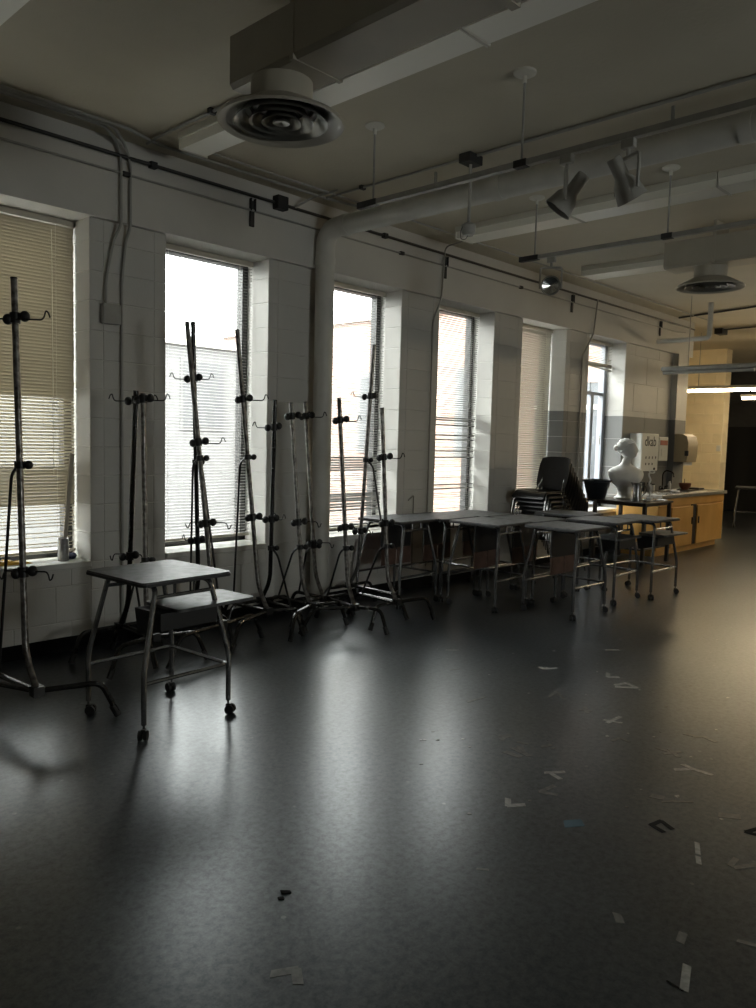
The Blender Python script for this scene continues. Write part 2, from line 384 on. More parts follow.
# sills, base, pilaster, recess walls
for i, (a, b) in enumerate(WIN):
    struct(MB().bbox((a+.002, 5.135, .566), (b-.002, 5.50, Z0), .006).build('trim_%d' % (i+1), M['sill']),
           ['white sill under the tan-blind window at the left edge', 'white sill under the window with the brightest open blind', 'white sill under the window right of the tall white pipe',
            'white sill under the window with the ragged blind', 'white sill behind the stack of black chairs', 'white sill under the window behind the plaster bust'][i], 'sill')
struct(MB().bbox((XA, 5.142, 0), (12.1, YW, .095), .004).build('baseboard_left', M['black_base']), 'black cove base along the foot of the window wall', 'baseboard')
wp = MB(); wp.box((12.1, 5.07, 0), (12.5, 5.55, 2.95)); wp = struct(wp.build('wall_pilaster', M['wall2']), 'narrow two-tone pilaster at the end of the window wall', 'wall')
struct(MB().box((12.1, 5.55, 0), (12.5, 7.6, ZC)).build('wall_recess', M['yellow']), 'wall turning back behind the pilaster at the far end', 'wall')
struct(MB().box((12.1, 7.4, 0), (XB, 7.6, ZC)).build('wall_recess_end', M['yellow']), 'hidden end of the recess behind the pilaster', 'wall')
wy = struct(MB().box((16.308, 5.86, 0), (16.6, 7.4, ZC)).build('wall_cream', M['yellow']), 'cream painted block wall lit warm behind the sink counter', 'wall')
yb = {}
for k, (z0, z1) in enumerate(courses(0, ZC)):
    e = [5.85, 6.25, 6.65, 7.05, 7.4] if k % 2 else [5.85, 6.05, 6.45, 6.85, 7.25, 7.4]
    for y0, y1 in zip(e, e[1:]):
        key = (round(y1-y0, 2), round(z1-z0, 2))
        if key not in yb: yb[key] = MB().bbox((-.15, -(y1-y0)/2+.0025, -(z1-z0)/2+.0025), (.15, (y1-y0)/2-.0025, (z1-z0)/2-.0025), .005).mesh('block', M['yellow'])
        inst(yb[key], 'block', (16.45, (y0+y1)/2, (z0+z1)/2), wy)
# dark curtain and upper boards in the room beyond
bc = MB()
pts = [(XB-.12-.03*math.sin(i*1.3), -1.0+i*.12) for i in range(70)]
bc.prism([(x, y) for x, y in pts]+[(XB-.03, pts[-1][1]), (XB-.03, pts[0][1])], .02, 2.02)
tag(bc.build('black_curtain', M['black_cloth'], smooth=True), 'black curtain hanging across the far dark end of the room', 'curtain')

# ------------------------------------------------------------------ windows and blinds
wname = ['window with the tan closed blind at the left edge', 'brightest window with an open blind behind two crossed easels', 'window right of the tall white pipe',
         'window with the ragged blind right of the pipe window', 'window with the nearly closed blind behind the black chair stack', 'narrow-looking window with raised blind behind the plaster bust']
for i, (a, b) in enumerate(WIN):
    r = struct(empty('window_%d' % (i+1), ((a+b)/2, 5.47, Z0)), 'dark framed glazed '+wname[i], 'window')
    x0, x1 = a-(a+b)/2, b-(a+b)/2; H = Z1-Z0
    fm = M['door_grey'] if i == 5 else M['win_frame']
    f = MB(); fw_ = .055 if i != 5 else .075
    f.box((x0, -.03, 0), (x0+fw_, .05, H)); f.box((x1-fw_, -.03, 0), (x1, .05, H)); f.box((x0, -.03, H-.05), (x1, .05, H)); f.box((x0, -.03, 0), (x1, .05, .055))
    f.build('window_frame', fm, r)
    mz = 1.02 if i != 5 else 1.62
    if i == 5: MB().bbox((x0+fw_, -.025, mz-.022), (x1-fw_, .04, mz+.022), .004).build('transom_bar', fm, r)
    for z0, z1 in (((.05, mz-.02), (mz+.02, H-.05)) if i == 5 else ((.05, H-.05),)):
        MB().box((x0+.05, .006, z0), (x1-.05, .012, z1)).build('pane', M['glass'], r)
    if i == 5:
        MB().bbox((.12, -.02, .055), (.20, .03, 1.6), .004).build('mullion', fm, r)
        MB().bbox((.36, -.05, .9), (.385, -.03, 1.02), .004).build('latch', M['white_plastic'], r)
for i, (a, b) in enumerate(FILL_WIN):                 # added unseen window, gives fill light to the pier faces
    r = struct(empty('window_%d' % (i+7), ((a+b)/2, YR-.12, 1.1)), 'added fill-light window in the opposite wall, out of view', 'window'); h_ = (b-a)/2
    f = MB(); f.box((-h_, -.03, 0), (-h_+.05, .03, 1.3)); f.box((h_-.05, -.03, 0), (h_, .03, 1.3)); f.box((-h_, -.03, 1.25), (h_, .03, 1.3)); f.box((-h_, -.03, 0), (h_, .03, .05)); f.box((-.02, -.03, .05), (.02, .03, 1.25)); f.build('window_frame', M['win_frame'], r)
    for s_ in (-1, 1): MB().box((min(s_*.02, s_*(h_-.05)), -.004, .05), (max(s_*.02, s_*(h_-.05)), .002, 1.25)).build('pane', M['glass'], r)
    ld = bpy.data.lights.new('sky_portal', 'AREA'); ld.shape = 'RECTANGLE'; ld.size = b-a; ld.size_y = 1.3; ld.cycles.is_portal = True
    lo = bpy.data.objects.new('sky_portal', ld); COL.objects.link(lo); lo.location = ((a+b)/2, YR-.24, 1.75); lo.rotation_euler = (math.radians(90), 0, 0)
slc = {}
def slat_mesh(wd, m):
    k = (round(wd, 3), m)
    if k not in slc:
        s = MB(); h = .0125; t = .0007
        prof = [(-h, -.0012), (-h*.35, .0010), (h*.35, .0010), (h, -.0012)]
        poly = prof+[(y, z-t) for y, z in prof[::-1]]
        s.prism_ax(poly, -wd/2, wd/2, 'x'); slc[k] = s.mesh('slat', M[m], True, 60)
    return slc[k]
blab = ['tan venetian blind, closed above and open below, in the leftmost window', 'open white venetian blind glowing behind two crossed easels', 'open venetian blind with sagging lower slats right of the tall white pipe',
        'ragged venetian blind with bent lower slats right of the pipe window', 'nearly closed cream blind behind the stack of black chairs', 'raised venetian blind bunched at the top of the window behind the bust']
BY = 5.375
def blind(i, tiltf, zb, m, pitchf=None, jit=0.0, rail_tilt=0):
    a, b = WIN[i]; cx = (a+b)/2; wd = b-a-.02
    r = tag(empty('venetian_blind', (cx, BY, Z1)), blab[i], 'blind', 'venetian blinds in the studio windows')
    MB().bbox((-wd/2-.004, -.018, -.045), (wd/2+.004, .018, -.004), .003).build('headrail', M['slat'], r)
    me = slat_mesh(wd, m); z = Z1-.06; k = 0
    while z > zb+.02:
        tl = math.radians(tiltf(z)+random.uniform(-1, 1)*(2+jit*10)); ry = random.uniform(-1, 1)*(.0012+jit*.01)
        o = inst(me, 'slat', (random.uniform(-1, 1)*.002, 0, z-Z1), r, (tl, ry, 0))
        z -= (pitchf(z) if pitchf else .0225)
    br = MB().bbox((-wd/2, -.012, -.010), (wd/2, .012, .010), .003).build('bottom_rail', M['slat'], r); br.location = (0, 0, zb-Z1+.008); br.rotation_euler = (0, rail_tilt, 0)
    for sx in (-.36, .36):
        MB().tube([(sx*wd, -.014, -.03), (sx*wd, -.014, zb-Z1+.01)], .0012, 4).build('ladder_cord', M['cord'], r)
    return r
def t1(z):
    if z > 1.74: return -63
    if z > 1.26: return -40
    if z > .98: return -62
    return -24
bl1 = blind(0, t1, .655, 'slat_tan', lambda z: .0225 if z > .98 else random.choice((.0225, .0225, .03, .045)), .02)
MB().tube([(.30, -.03, -.09), (.30, -.035, -1.75)], .0025, 5).build('pull_cord', M['cord'], bl1)
blind(1, lambda z: 10, .66, 'slat_grey', lambda z: .0245)
blind(2, lambda z: 19 if z > 1.34 else (48 if 1.18 < z <= 1.34 or .80 < z < .98 else 20), .64, 'slat_grey', lambda z: .0245 if z > 1.4 else random.choice((.02, .024, .032)), .03)
blind(3, lambda z: 30 if z > 2.25 else (27 if z > 1.85 else random.choice((-8, -12, -45, -20))), .70, 'slat_grey', lambda z: .0235 if z > 1.9 else random.choice((.02, .024, .03, .05)), .10)
blind(4, lambda z: -66, .66, 'slat', lambda z: .0275, .01)
blind(5, lambda z: 20 if z > 2.72 else 30, 2.58, 'slat', lambda z: .022 if z > 2.66 else .006, .06, .05)
# things on the left sill
tag(MB().cbox((2.45, 5.27, .99), (.028, .012, .72), 0, .09).build('wood_lath', M['stick']), 'pale lath leaning in the corner of the leftmost window', 'stick')
c = onY(64, 560, 5.22); cx_ = c.x
cr = tag(empty('steel_can', (cx_, 5.23, Z0+.004)), 'ribbed steel can standing on white paper on the left sill', 'can')
MB().lathe([(.001, 0), (.036, 0), (.037, .004), (.037, .150), (.0385, .154), (.036, .157), (.033, .150), (.033, .02), (.001, .02)], n=24).build('can_body', M['silver'], cr, True)
for zz in (.04, .075, .11): MB().lathe([(.0368, zz-.004), (.0382, zz), (.0368, zz+.004)], n=24).build('rib', M['silver'], cr, True)
pp = MB(); poly = []
for k in range(20):
    t = 2*math.pi*k/20; poly.append((2.23+.30*math.copysign(abs(math.cos(t))**.6, math.cos(t)), 5.225+.125*math.copysign(abs(math.sin(t))**.7, math.sin(t))))
tag(pp.prism(poly, Z0+.0005, Z0+.004).build('paper_sheet', M['paper']), 'curled white paper sheet lying over the left sill edge', 'paper')
yy = MB()
n = 14; top = []; 
for k in range(n):
    x = 1.84+.36*k/(n-1); top.append((x, Z0+.006+.045*(1-k/(n-1))**.7+.006*math.sin(k*1.9)))
yy.prism_ax([(x, z) for x, z in top]+[(2.20, Z0+.004), (1.86, Z0+.004)], 5.24, 5.31, 'y')
tag(yy.build('yellow_bag', M['yellow_cloth']), 'crumpled yellow plastic strip on the left sill behind an easel', 'bag')
rg = MB(); rg.sphere((2.46, 5.29, Z0+.022), (.06, .05, .022), 14, 8)
rg.v = [(x+random.uniform(-.006, .006), y+random.uniform(-.006, .006), max(Z0+.001, z+random.uniform(-.005, .008))) for x, y, z in rg.v]
tag(rg.build('blue_rag', M['blue_cloth'], smooth=True), 'small dark blue rag in the left sill corner behind the steel can', 'rag')

# ------------------------------------------------------------------ outdoors
struct(MB().box((-15, 5.6, -1.2), (40, 40, -1.0)).build('ground', M['ext_ground']), 'paved courtyard outside the windows', 'ground')
pz = onY(200, 347, 15).z
nb = tag(empty('pale_building', (4, 15, -1)), 'pale building across the courtyard seen through the open blinds', 'building')
MB().box((-12, 0, 0), (8.6, 1.5, pz+1)).build('wall', M['ext_white'], nb)
MB().box((-12.1, -.12, pz+1), (8.6, 1.6, pz+1.18)).build('parapet', M['white_paint'], nb)
for k, x in enumerate((-8, -4.5, -1, 2.5, 5.5)):
    f = MB().box((x, -.03, 2.6), (x+1.2, .05, 4.2)).build('window', M['ext_frame'], nb); MB().box((x+.08, -.045, 2.68), (x+1.12, -.032, 4.12)).build('pane', M['ext_pane'], f)
bx = 12.75
rl = ray(360, 322); rp_ = CAM+rl*(bx/rl.x)
bb = tag(empty('brick_building', (bx, 10, -1)), 'brick wing of the building closing the courtyard outside', 'building')
MB().box((0, -2.3, 0), (2, 8, rp_.z+1)).build('wall', M['brick'], bb)
MB().box((-.12, -2.3, rp_.z+1), (2.1, 8, rp_.z+1.25)).build('parapet', M['white_paint'], bb)
for y in (-1.2, 1.6, 4.4):
    f = MB().box((-.05, y, 2.2), (.05, y+1.1, 4.0)).build('window', M['ext_frame'], bb); MB().box((-.065, y+.1, 2.3), (-.052, y+1.0, 3.9)).build('pane', M['ext_pane'], f)

cl_ = tag(empty('shade_cladding', (12.06, 6.6, -1)), 'added grey ribbed panel for the shaded view outside the bust window', 'cladding')
MB().box((0, -1.0, 0), (.03, 1.0, 3.55)).build('sheet', M['view_shade'], cl_)  # added panel, its dark colour stands for a shaded view
for k in range(9): MB().box((-.03, -.95+k*.22, 0), (0, -.89+k*.22, 3.55)).build('rib', M['view_shade'], cl_)
MB().box((-.04, -1.0, 3.1), (0, 1.0, 3.17)).build('flashing', M['white_paint'], cl_)
MB().box((-.02, -1.0, 3.55), (.035, 1.0, 4.65)).build('brick_band', M['brick'], cl_)
# ------------------------------------------------------------------ ceiling: ducts, diffusers, lights
def duct(cx, y1, label, name='air_duct'):
    r = tag(empty(name, (cx, y1, 3.13)), label, 'duct', 'rectangular ceiling ducts')
    b = MB(); c = .02
    b.prism_ax([(-.145, c), (-.145+c, 0), (.145-c, 0), (.145, c), (.145, .235), (-.145, .235)], 0, -(y1-YR), 'y'); b.build('duct_body', M['duct'], r)
    for y in (-.45, -2.6, -4.8): MB().box((-.149, y-.012, -.004), (.149, y+.012, .37)).build('hanger_strap', M['duct'], r)
    for y in (-1.4, -2.8, -4.2): MB().box((-.150, y-.02, -.005), (.150, y+.02, .24)).build('seam', M['duct'], r)
    return r
def diffuser(cx, cy, label):
    r = tag(empty('ceiling_diffuser', (cx, cy, 2.95)), label, 'air vent', 'round ceiling diffusers')
    MB().lathe([(.142, .06), (.142, .1795), (.138, .1795), (.138, .06)], n=36).build('neck', M['duct'], r, True)
    MB().lathe([(.150, .075), (.16, .078), (.285, .012), (.297, 0), (.290, -.008), (.275, -.004), (.262, .006), (.150, .060), (.150, .075)], n=48).build('outer_cone', M['duct'], r, True)
    for k, (r0, r1, h) in enumerate(((.215, .165, .045), (.150, .105, .050), (.092, .055, .052))):
        MB().lathe([(r1, h), (r0-.010, .004), (r0, -.003), (r0-.002, .004), (r1+.004, h+.004), (r1, h)], n=40).build('ring', M['ring'], r, True)
    MB().lathe([(.001, .016), (.028, .012), (.040, .000), (.036, -.004), (.001, .004)], n=24).build('center_cap', M['ring'], r, True)
    MB().lathe([(.001, .07), (.137, .07), (.137, .074), (.001, .074)], n=24).build('damper', M['dark_pipe'], r)
duct(2.415, 3.17, 'white rectangular duct hanging over the near round diffuser')
diffuser(2.39, 2.93, 'round stepped diffuser under the near duct')
duct(7.25, 3.17, 'white rectangular duct hanging over the far round diffuser')
diffuser(7.27, 2.80, 'round stepped diffuser under the far duct at right')
def light(x0, x1, ys, label):
    for k, (y1, y0) in enumerate(zip(ys, ys[1:])):
        r = tag(empty('ceiling_light', ((x0+x1)/2, (y0+y1)/2, 3.395)), label[k], 'light', 'unlit surface-mounted fluorescent lights')
        w_ = (x1-x0)/2; l = (y1-y0)/2
        MB().bbox((-w_-.012, -l+.004, .055), (w_+.012, l-.004, .105), .004).build('housing', M['fixture'], r)
        MB().prism_ax([(-w_, .055), (-w_+.012, .0), (w_-.012, .0), (w_, .055)], -l+.012, l-.012, 'y').build('lens', M['lens'], r)
        for s in (-1, 1): MB().bbox((-w_-.006, s*(l-.008)-.004, -.006), (w_+.006, s*(l-.008)+.004, .06), .002).build('end_cap', M['fixture'], r)
light(2.955, 3.17, (4.69, 2.34, 0.0, -2.3), ['unlit fluorescent light near the window wall behind the near diffuser', 'unlit fluorescent light at the upper edge right of the near diffuser', 'unlit fluorescent light continuing the near row out of view'])
light(1.33, 1.55, (4.69, 2.34, 0.0), ['light fixture showing as a corner at the top left of the view', 'unlit fluorescent light overhead out of view'])
light(5.90, 6.16, (4.66, 3.46, 2.26, 1.06), ['unlit fluorescent light above the second track, end nearest the windows', 'unlit fluorescent light above the second track, second from the windows', 'unlit fluorescent light above the second track, farthest right'])
light(8.06, 8.36, (4.55, 3.32, 2.10), ['unlit fluorescent light running into the far duct from the windows', 'unlit fluorescent light behind the far duct'])
# suspended tracks
def track(x, z, y1, y0, rods, lab):
    r = tag(empty('lighting_track', (x, y1, z)), lab, 'track', 'suspended lighting tracks')
    MB().box((-.018, y0-y1, -.016), (.018, 0, .016)).build('rail', M['dark_pipe' if False else 'conduit'], r)
    MB().box((-.020, -.10, -.02), (.020, 0.01, .02)).build('end_feed', M['bracket'], r)
    for y in rods:
        rd = MB().tube([(0, y-y1, .015), (0, y-y1, ZC-z)], .0065, 8).build('rod', M['conduit'], r)
        MB().lathe([(.001, ZC-z-.001), (.062, ZC-z-.001), (.062, ZC-z-.012), (.045, ZC-z-.022), (.012, ZC-z-.024), (.012, ZC-z-.06), (.001, ZC-z-.06)], (0, y-y1, 0), n=20).build('canopy', M['fixture'], rd, True)
        MB().box((-.022, y-y1-.04, -.019), (.022, y-y1+.04, .019)).build('clip', M['bracket'], rd)
track(3.70, 3.015, 3.72, -2.5, (3.60, 2.48, 0.6), 'long lighting track hung before the big white pipe')
track(5.60, 3.015, 3.72, -2.5, (3.59, 2.48, 0.6), 'long lighting track hung behind the big white pipe')
def spot(x, y, z, aim, label, frontal=False):
    r = tag(empty('track_spotlight', (x, y, z)), label, 'spotlight', 'spotlights clipped to the tracks')
    MB().bbox((-.018, -.035, -.045), (.018, .035, 0), .004).build('adapter', M['conduit'], r)
    MB().tube([(0, 0, -.04), (0, 0, -.08)], .010, 8).build('stem', M['conduit'], r)
    y2 = MB(); hw = .085
    y2.tube(fillet([(-hw, 0, -.25), (-hw, 0, -.085), (hw, 0, -.085), (hw, 0, -.25)], .02), .009, 6)
    yk = y2.build('yoke', M['conduit'], r, True); yk.rotation_euler = (0, 0, aim[0])
    hd = empty('lamp_head', (0, 0, -.225)); hd.parent = r; hd.rotation_euler = (aim[1], 0, aim[0])
    hd_ = MB(); hd_.lathe([(.001, .15), (.032, .15), (.036, .145), (.036, .05), (.060, .015), (.075, -.06), (.078, -.065), (.073, -.064), (.058, .0), (.02, .02), (.001, .02)], n=24)
    hd_.build('lamp_can', M['conduit'], hd, True); MB().lathe([(.001, .012), (.05, -.005), (.066, -.045), (.064, -.046), (.001, -.02)], n=24).build('reflector', M['chrome_bowl'], hd, True)
spot(3.70, 2.20, 3.0, (.5, .65), 'track spotlight clipped left of its neighbour on the near track')
spot(3.70, 1.86, 3.0, (1.1, -.6), 'track spotlight clipped right of its neighbour on the near track')
spot(5.60, 3.43, 3.0, (-1.02, -1.36), 'round spotlight alone under the far track')
# big white pipe
px_, py_, zc_, pr_ = 4.625, 5.055, 3.275, .082
pb = tag(empty('white_pipe', (px_, py_, 0)), 'thick white pipe rising from the floor and bending along the ceiling', 'pipe')
MB().tube(fillet([(0, 0, 0), (0, 0, zc_), (0, YR-py_, zc_)], .17, 8), pr_, 20).build('pipe_run', M['white_pipe'], pb, True, 60)
for y in (-.22, -1.75, -3.4): MB().tube([(0, y, zc_), (0, y-.07, zc_)], pr_+.006, 20).build('sleeve', M['white_pipe'], pb, True)
MB().tube([(0, -.0, zc_-.24), (0, 0, zc_-.30)], pr_+.006, 20).build('sleeve', M['white_pipe'], pb, True)
for y in (-1.2, -3.0): MB().box((-.008, y-.008, zc_+pr_-.005), (.008, y+.008, ZC)).build('hanger', M['conduit'], pb)
# ceiling conduits
def conduit(pts, r, m, label, fil=.06, clips=(), name='conduit', n=8, group='conduits along the ceiling and wall'):
    o = Vector(pts[0]); b = empty(name, o); tag(b, label, 'conduit', group)
    MB().tube(fillet([Vector(p)-o for p in pts], fil), r, n).build('pipe_run', M[m], b, True, 60)
    for c in clips:
        p = Vector(c)-o; MB().cbox(p, (.05, r*3.2, r*3.2)).build('coupling', M['bracket'], b)
    return b
zc = ZC-.017
for k, (dy, xe) in enumerate(((0, 2.55), (-.035, 2.60), (-.075, 2.68))):
    lab = ['ceiling conduit nearest the wall, leftmost run above the left window', 'middle of the three ceiling conduits above the left window', 'outermost of the three ceiling conduits above the left window'][k]
    if k < 2: pts = [(XA, 4.93+dy, zc), (xe, 4.93+dy, zc), (xe+.17, 5.07, zc-.02), (2.76+.07*k, 5.098, 3.36), (2.76+.07*k, 5.098, 3.0)] 
    else: pts = [(XA, 4.93+dy, zc), (xe, 4.93+dy, zc), (2.95, 4.95, zc), (4.5, 4.93, zc), (5.0, 4.86, zc)]
    if k == 0: pts = pts[:-1]+[(2.76, 5.098, 2.92), (2.73, 5.142, 2.84), (2.67, 5.142, 2.55), (2.67, 5.142, 2.36)]
    if k == 1: pts = pts[:-1]+[(2.83, 5.098, 2.92), (2.82, 5.145, 2.84), (2.79, 5.145, 2.55), (2.79, 5.145, .12)]
    conduit(pts, .011, 'conduit', lab, .05)
conduit([(2.90, 5.0, zc), (2.88, 4.85, zc), (2.88, 2.9, zc)], .010, 'conduit', 'ceiling conduit running from the wall to the near duct', .1, [(2.88, 4.2, zc)])
conduit([(3.1, 4.80, zc), (5.2, 4.80, zc), (12.6, 4.80, zc)], .009, 'conduit', 'long thin ceiling conduit beside the light fixture ends')
conduit([(XA, 5.09, 3.385), (4.58, 5.09, 3.385), (12.7, 5.09, 3.385)], .013, 'dark_pipe', 'dark wall pipe high above all the windows', .05, [(3.0, 5.09, 3.385), (5.4, 5.09, 3.385)])
conduit([(XA, 5.10, 3.275), (5, 5.10, 3.275), (12.0, 5.10, 3.275), (12.35, 5.09, 3.30)], .009, 'conduit', 'thin wall pipe under the dark pipe above the windows', .05, [(2.80, 5.10, 3.275), (5.65, 5.10, 3.275), (7.7, 5.10, 3.275)])
conduit([(4.50, 4.95, zc), (4.50, 3.50, zc)], .009, 'conduit', 'ceiling conduit from the wall to the dark pendant box', .05, [(4.5, 4.5, zc)])
conduit([(4.50, 3.38, zc), (4.50, -3, zc)], .012, 'conduit', 'ceiling conduit leaving the dark pendant box to the right')
conduit([(4.3, 5.09, 3.385), (4.42, 5.0, zc), (4.42, 4.7, zc)], .009, 'conduit', 'short conduit bending from the dark wall box to the ceiling')
conduit([(6.28, 4.80, zc), (6.28, 5.08, zc-.03), (6.28, 5.10, 3.1), (6.27, 5.10, 2.95), (6.20, 5.145, 2.72), (6.20, 5.145, .2)], .008, 'conduit', 'thin conduit dropping down the pier between pipe window and ragged blind', .06)
conduit([(9.45, 5.07, 3.39), (9.43, 5.10, 2.95), (9.25, 5.145, 2.65), (9.25, 5.145, .3)], .010, 'conduit', 'thin conduit dropping down the pier left of the bust window', .05)
conduit([(5.9, 5.147, .9), (5.98, 5.147, .95), (5.98, 5.147, .2)], .006, 'conduit', 'short raceway low on the pier behind the easels', .02)
tag(MB().bbox((2.635, 5.105, 2.25), (2.705+.06, 5.158, 2.385), .004).build('junction_box', M['conduit']), 'grey junction box on the pier beside the left window', 'junction box')
tag(MB().bbox((4.09, 5.04, 3.335), (4.20, 5.114, 3.44), .004).build('dark_box', M['bracket']), 'dark junction box on the dark wall pipe left of the white pipe', 'junction box')
for k, x in enumerate((3.88, 6.32, 8.86, 11.45)):
    lab = ['dark wall bracket above the brightest window', 'dark wall bracket above the ragged blind', 'dark wall bracket above the nearly closed blind', 'dark wall bracket right of the bust window'][k]
    br = tag(empty('wall_bracket', (x, 5.11, 3.15)), lab, 'bracket', 'dark brackets on the lintel')
    MB().bbox((-.022, -.012, 0), (.022, .003, .20), .003).build('plate', M['bracket'], br); MB().bbox((-.024, -.03, .12), (-.016, .0, .215), .002).build('flange', M['bracket'], br); MB().bbox((.016, -.03, .12), (.024, .0, .215), .002).build('flange', M['bracket'], br)
pd = tag(empty('pendant_sensor', (4.51, 3.445, 2.98)), 'dark pendant rod with round cap hanging from a dark ceiling box', 'pendant')
MB().bbox((-.075, -.05, .455), (.075, .05, .519), .004).build('ceiling_box', M['bracket'], pd)
MB().tube([(0, 0, .03), (0, 0, .47)], .011, 10).build('rod', M['conduit'], pd)
MB().lathe([(.001, .055), (.03, .055), (.05, .04), (.05, -.01), (.035, -.03), (.001, -.03)], n=20).build('cap', M['conduit'], pd, True)
MB().tube(fillet([(.0, .0, -.025), (-.01, .02, -.06), (-.03, .045, -.05), (-.05, .03, 0), (-.045, .01, .03)], .02), .003, 5).build('wire', M['bracket'], pd)
# far end: pipe elbow, grey suspended rail, lit tubes
conduit([(11.1, 4.24, ZC), (11.1, 4.24, 3.02), (11.1, 4.98, 3.02)], .035, 'white_pipe', 'white elbow pipe dropping from the ceiling near the pilaster', .06, name='elbow_pipe', n=12)
conduit([(12.0, 5.06, zc), (11.62, 3.8, zc), (11.5, 0, zc)], .014, 'dark_pipe', 'dark ceiling pipe crossing above the far suspended lamp')
conduit([(13.6, 5.0, zc), (13.3, 2.0, zc)], .012, 'dark_pipe', 'dark ceiling pipe farthest right beside the pilaster')
tag(MB().bbox((13.5, 4.95, ZC-.09), (13.75, 5.08, ZC-.001), .004).build('dark_box', M['bracket']), 'dark ceiling box at the far right above the pilaster', 'junction box')
def susp(x, z, y1, y0, lit, lab):
    r = tag(empty('suspended_lamp', (x, y1, z)), lab, 'light', 'suspended fluorescent lamps at the far end')
    L_ = y0-y1
    MB().prism_ax([(-.04, .0), (.04, .0), (.04, .035), (.015, .055), (-.015, .055), (-.04, .035)], L_, 0, 'y').build('housing', M['fixture' if lit else 'conduit'], r)
    yy_ = 0
    while yy_ > L_+.3:
        e = max(L_, yy_-1.22)
        MB().tube([(0, yy_-.02, -.026), (0, e+.02, -.026)], .026, 10).build('tube', M['tube_light'] if lit else M['conduit'], r, True); yy_ = e
    for y in (-.35, L_*.5, L_+.3): MB().tube([(0, y, .05), (0, y, ZC-z-.001)], .006, 6).build('rod', M['conduit'], r)
susp(10.45, 2.53, 4.60, -2.4, False, 'unlit grey suspended lamp hanging above the sink counter')
susp(13.85, 2.52, 5.78, -1.54, True, 'lit suspended fluorescent lamp nearer of the two glowing lamps')
susp(15.86, 2.50, 5.38, -1.94, True, 'lit suspended fluorescent lamp farther of the two glowing lamps')

# ------------------------------------------------------------------ drawing tables
def rounded(x0, x1, y0, y1, r, n=4, cut=None):
    out = []
    for (cx, cy, a0) in ((x1-r, y1-r, 0), (x0+r, y1-r, 90), (x0+r, y0+r, 180), (x1-r, y0+r, 270)):
        for k in range(n+1):
            a = math.radians(a0+90*k/n); out.append((cx+r*math.cos(a), cy+r*math.sin(a)))
    return out
def make_table():
    r = empty('drawing_table', (0, 0, 0))
    tp = MB().prism(rounded(-.272, .272, -.27, .27, .03), .762, .780).build('tabletop', M['desk_top'], r)
    MB().prism(rounded(-.276, .276, -.274, .274, .034), .757, .770).build('edge_band', M['desk_edge'], tp)
    cs = None
    for sx in (-1, 1):
        for sy in (-1, 1):
            MB().tube(fillet([(sx*.262, sy*.258, .075), (sx*.262, sy*.258, .33), (sx*.165, sy*.215, .742), (sx*.165, sy*.005, .742)], .045), .0135, 8).build('leg', M['desk_tube'], r, True)
            if cs is None:
                cs = empty('caster', (0, 0, 0)); cs.parent = r; tag(cs, None)
                MB().tube([(0, 0, .05), (0, 0, .082)], .006, 8).build('stem', M['chrome'], cs, True)
                MB().bbox((-.020, -.012, .034), (.012, .012, .056), .004).build('fork', M['black_metal'], cs)
                for s in (-1, 1): MB().tube([(-.012, s*.006, .026), (-.012, s*.022, .026)], .0255, 16).build('wheel', M['rubber'], cs, True)
                c = cs
            else: c = copy_tree(cs, r)
            c.location = (sx*.262, sy*.258, 0); c.rotation_euler = (0, 0, random.uniform(0, 6.28))
    for sy in (-1, 1): MB().tube([(-.178, sy*.222, .690), (.178, sy*.222, .690)], .010, 8).build('upper_rail', M['desk_tube'], r, True)
    MB().tube(fillet([(-.258, .253, .275), (.258, .253, .275), (.258, -.253, .275), (-.258, -.253, .275)], .035), .0105, 8).build('foot_rail', M['desk_tube'], r, True)
    for x in (-.06, .06): MB().tube([(x, -.222, .69), (x, -.222, .758)], .007, 6).build('spacer', M['desk_tube'], r, True)
    return r
table0 = make_table()
pool = [table0]+[copy_tree(table0) for _ in range(10)]
def table(x, y, rz, label, shelf, panel, group='steel drawing tables on casters'):
    t = pool.pop(0)
    t.location = (x, y, 0); t.rotation_euler = (0, 0, rz); tag(t, label, 'table', group)
    sx = .16 if shelf == 1 else -.02
    if not shelf:
        pass
    else:
        MB().prism(rounded(sx-.25, sx+.25, -.30, .0, .025), .612, .628).build('shelf_board', M['desk_top'], t)
        bxo = MB(); x0, x1 = -.16, .19
        prof = [(-.25, .608), (-.25, .52), (-.05, .47), (-.02, .608)]
        bxo.prism_ax(prof, x0, x1, 'x'); bxo.build('book_box', M['black_panel'], t)
    if panel:
        MB().bbox((-.20, .02, .48), (.22, .035, .735), .004).build('back_panel', M['black_panel'], t)
        MB().bbox((-.20, .015, .345), (.005, .030, .50), .004).build('lower_board', M['brown_panel'], t)
        MB().bbox((.02, .015, .345), (.22, .030, .50), .004).build('lower_board', M['brown_panel'], t)
    return t
table(2.19, 3.648, math.radians(3.3), 'grey drawing table on casters standing alone with its lower shelf pulled out', True, False)
table(5.39, 4.82, .02, 'drawing table beside the easels, nearest the pipe window', False, True)
table(5.925, 4.765, .01, 'drawing table under the pier between pipe window and ragged blind', False, True)
table(6.47, 4.70, -.03, 'drawing table against the pier between ragged and nearly closed blinds', False, True)
table(5.93, 4.17, .03, 'drawing table in the front left corner of the table cluster', False, True)
table(6.49, 4.12, -.02, 'drawing table in the middle of the table cluster', False, True)
table(6.215, 3.535, -.04, 'drawing table at the front of the cluster closest to the viewer', False, True)
table(7.07, 3.62, .03, 'drawing table in the cluster second from the right', 2, False)
table(7.64, 3.48, -.05, 'drawing table at the right end of the cluster with shelf pulled out', True, False)
table(7.42, 4.20, .04, 'drawing table in front of the stack of black chairs', False, False)
table(15.75, 5.05, .3, 'drawing table standing alone far back by the black curtain', False, False)

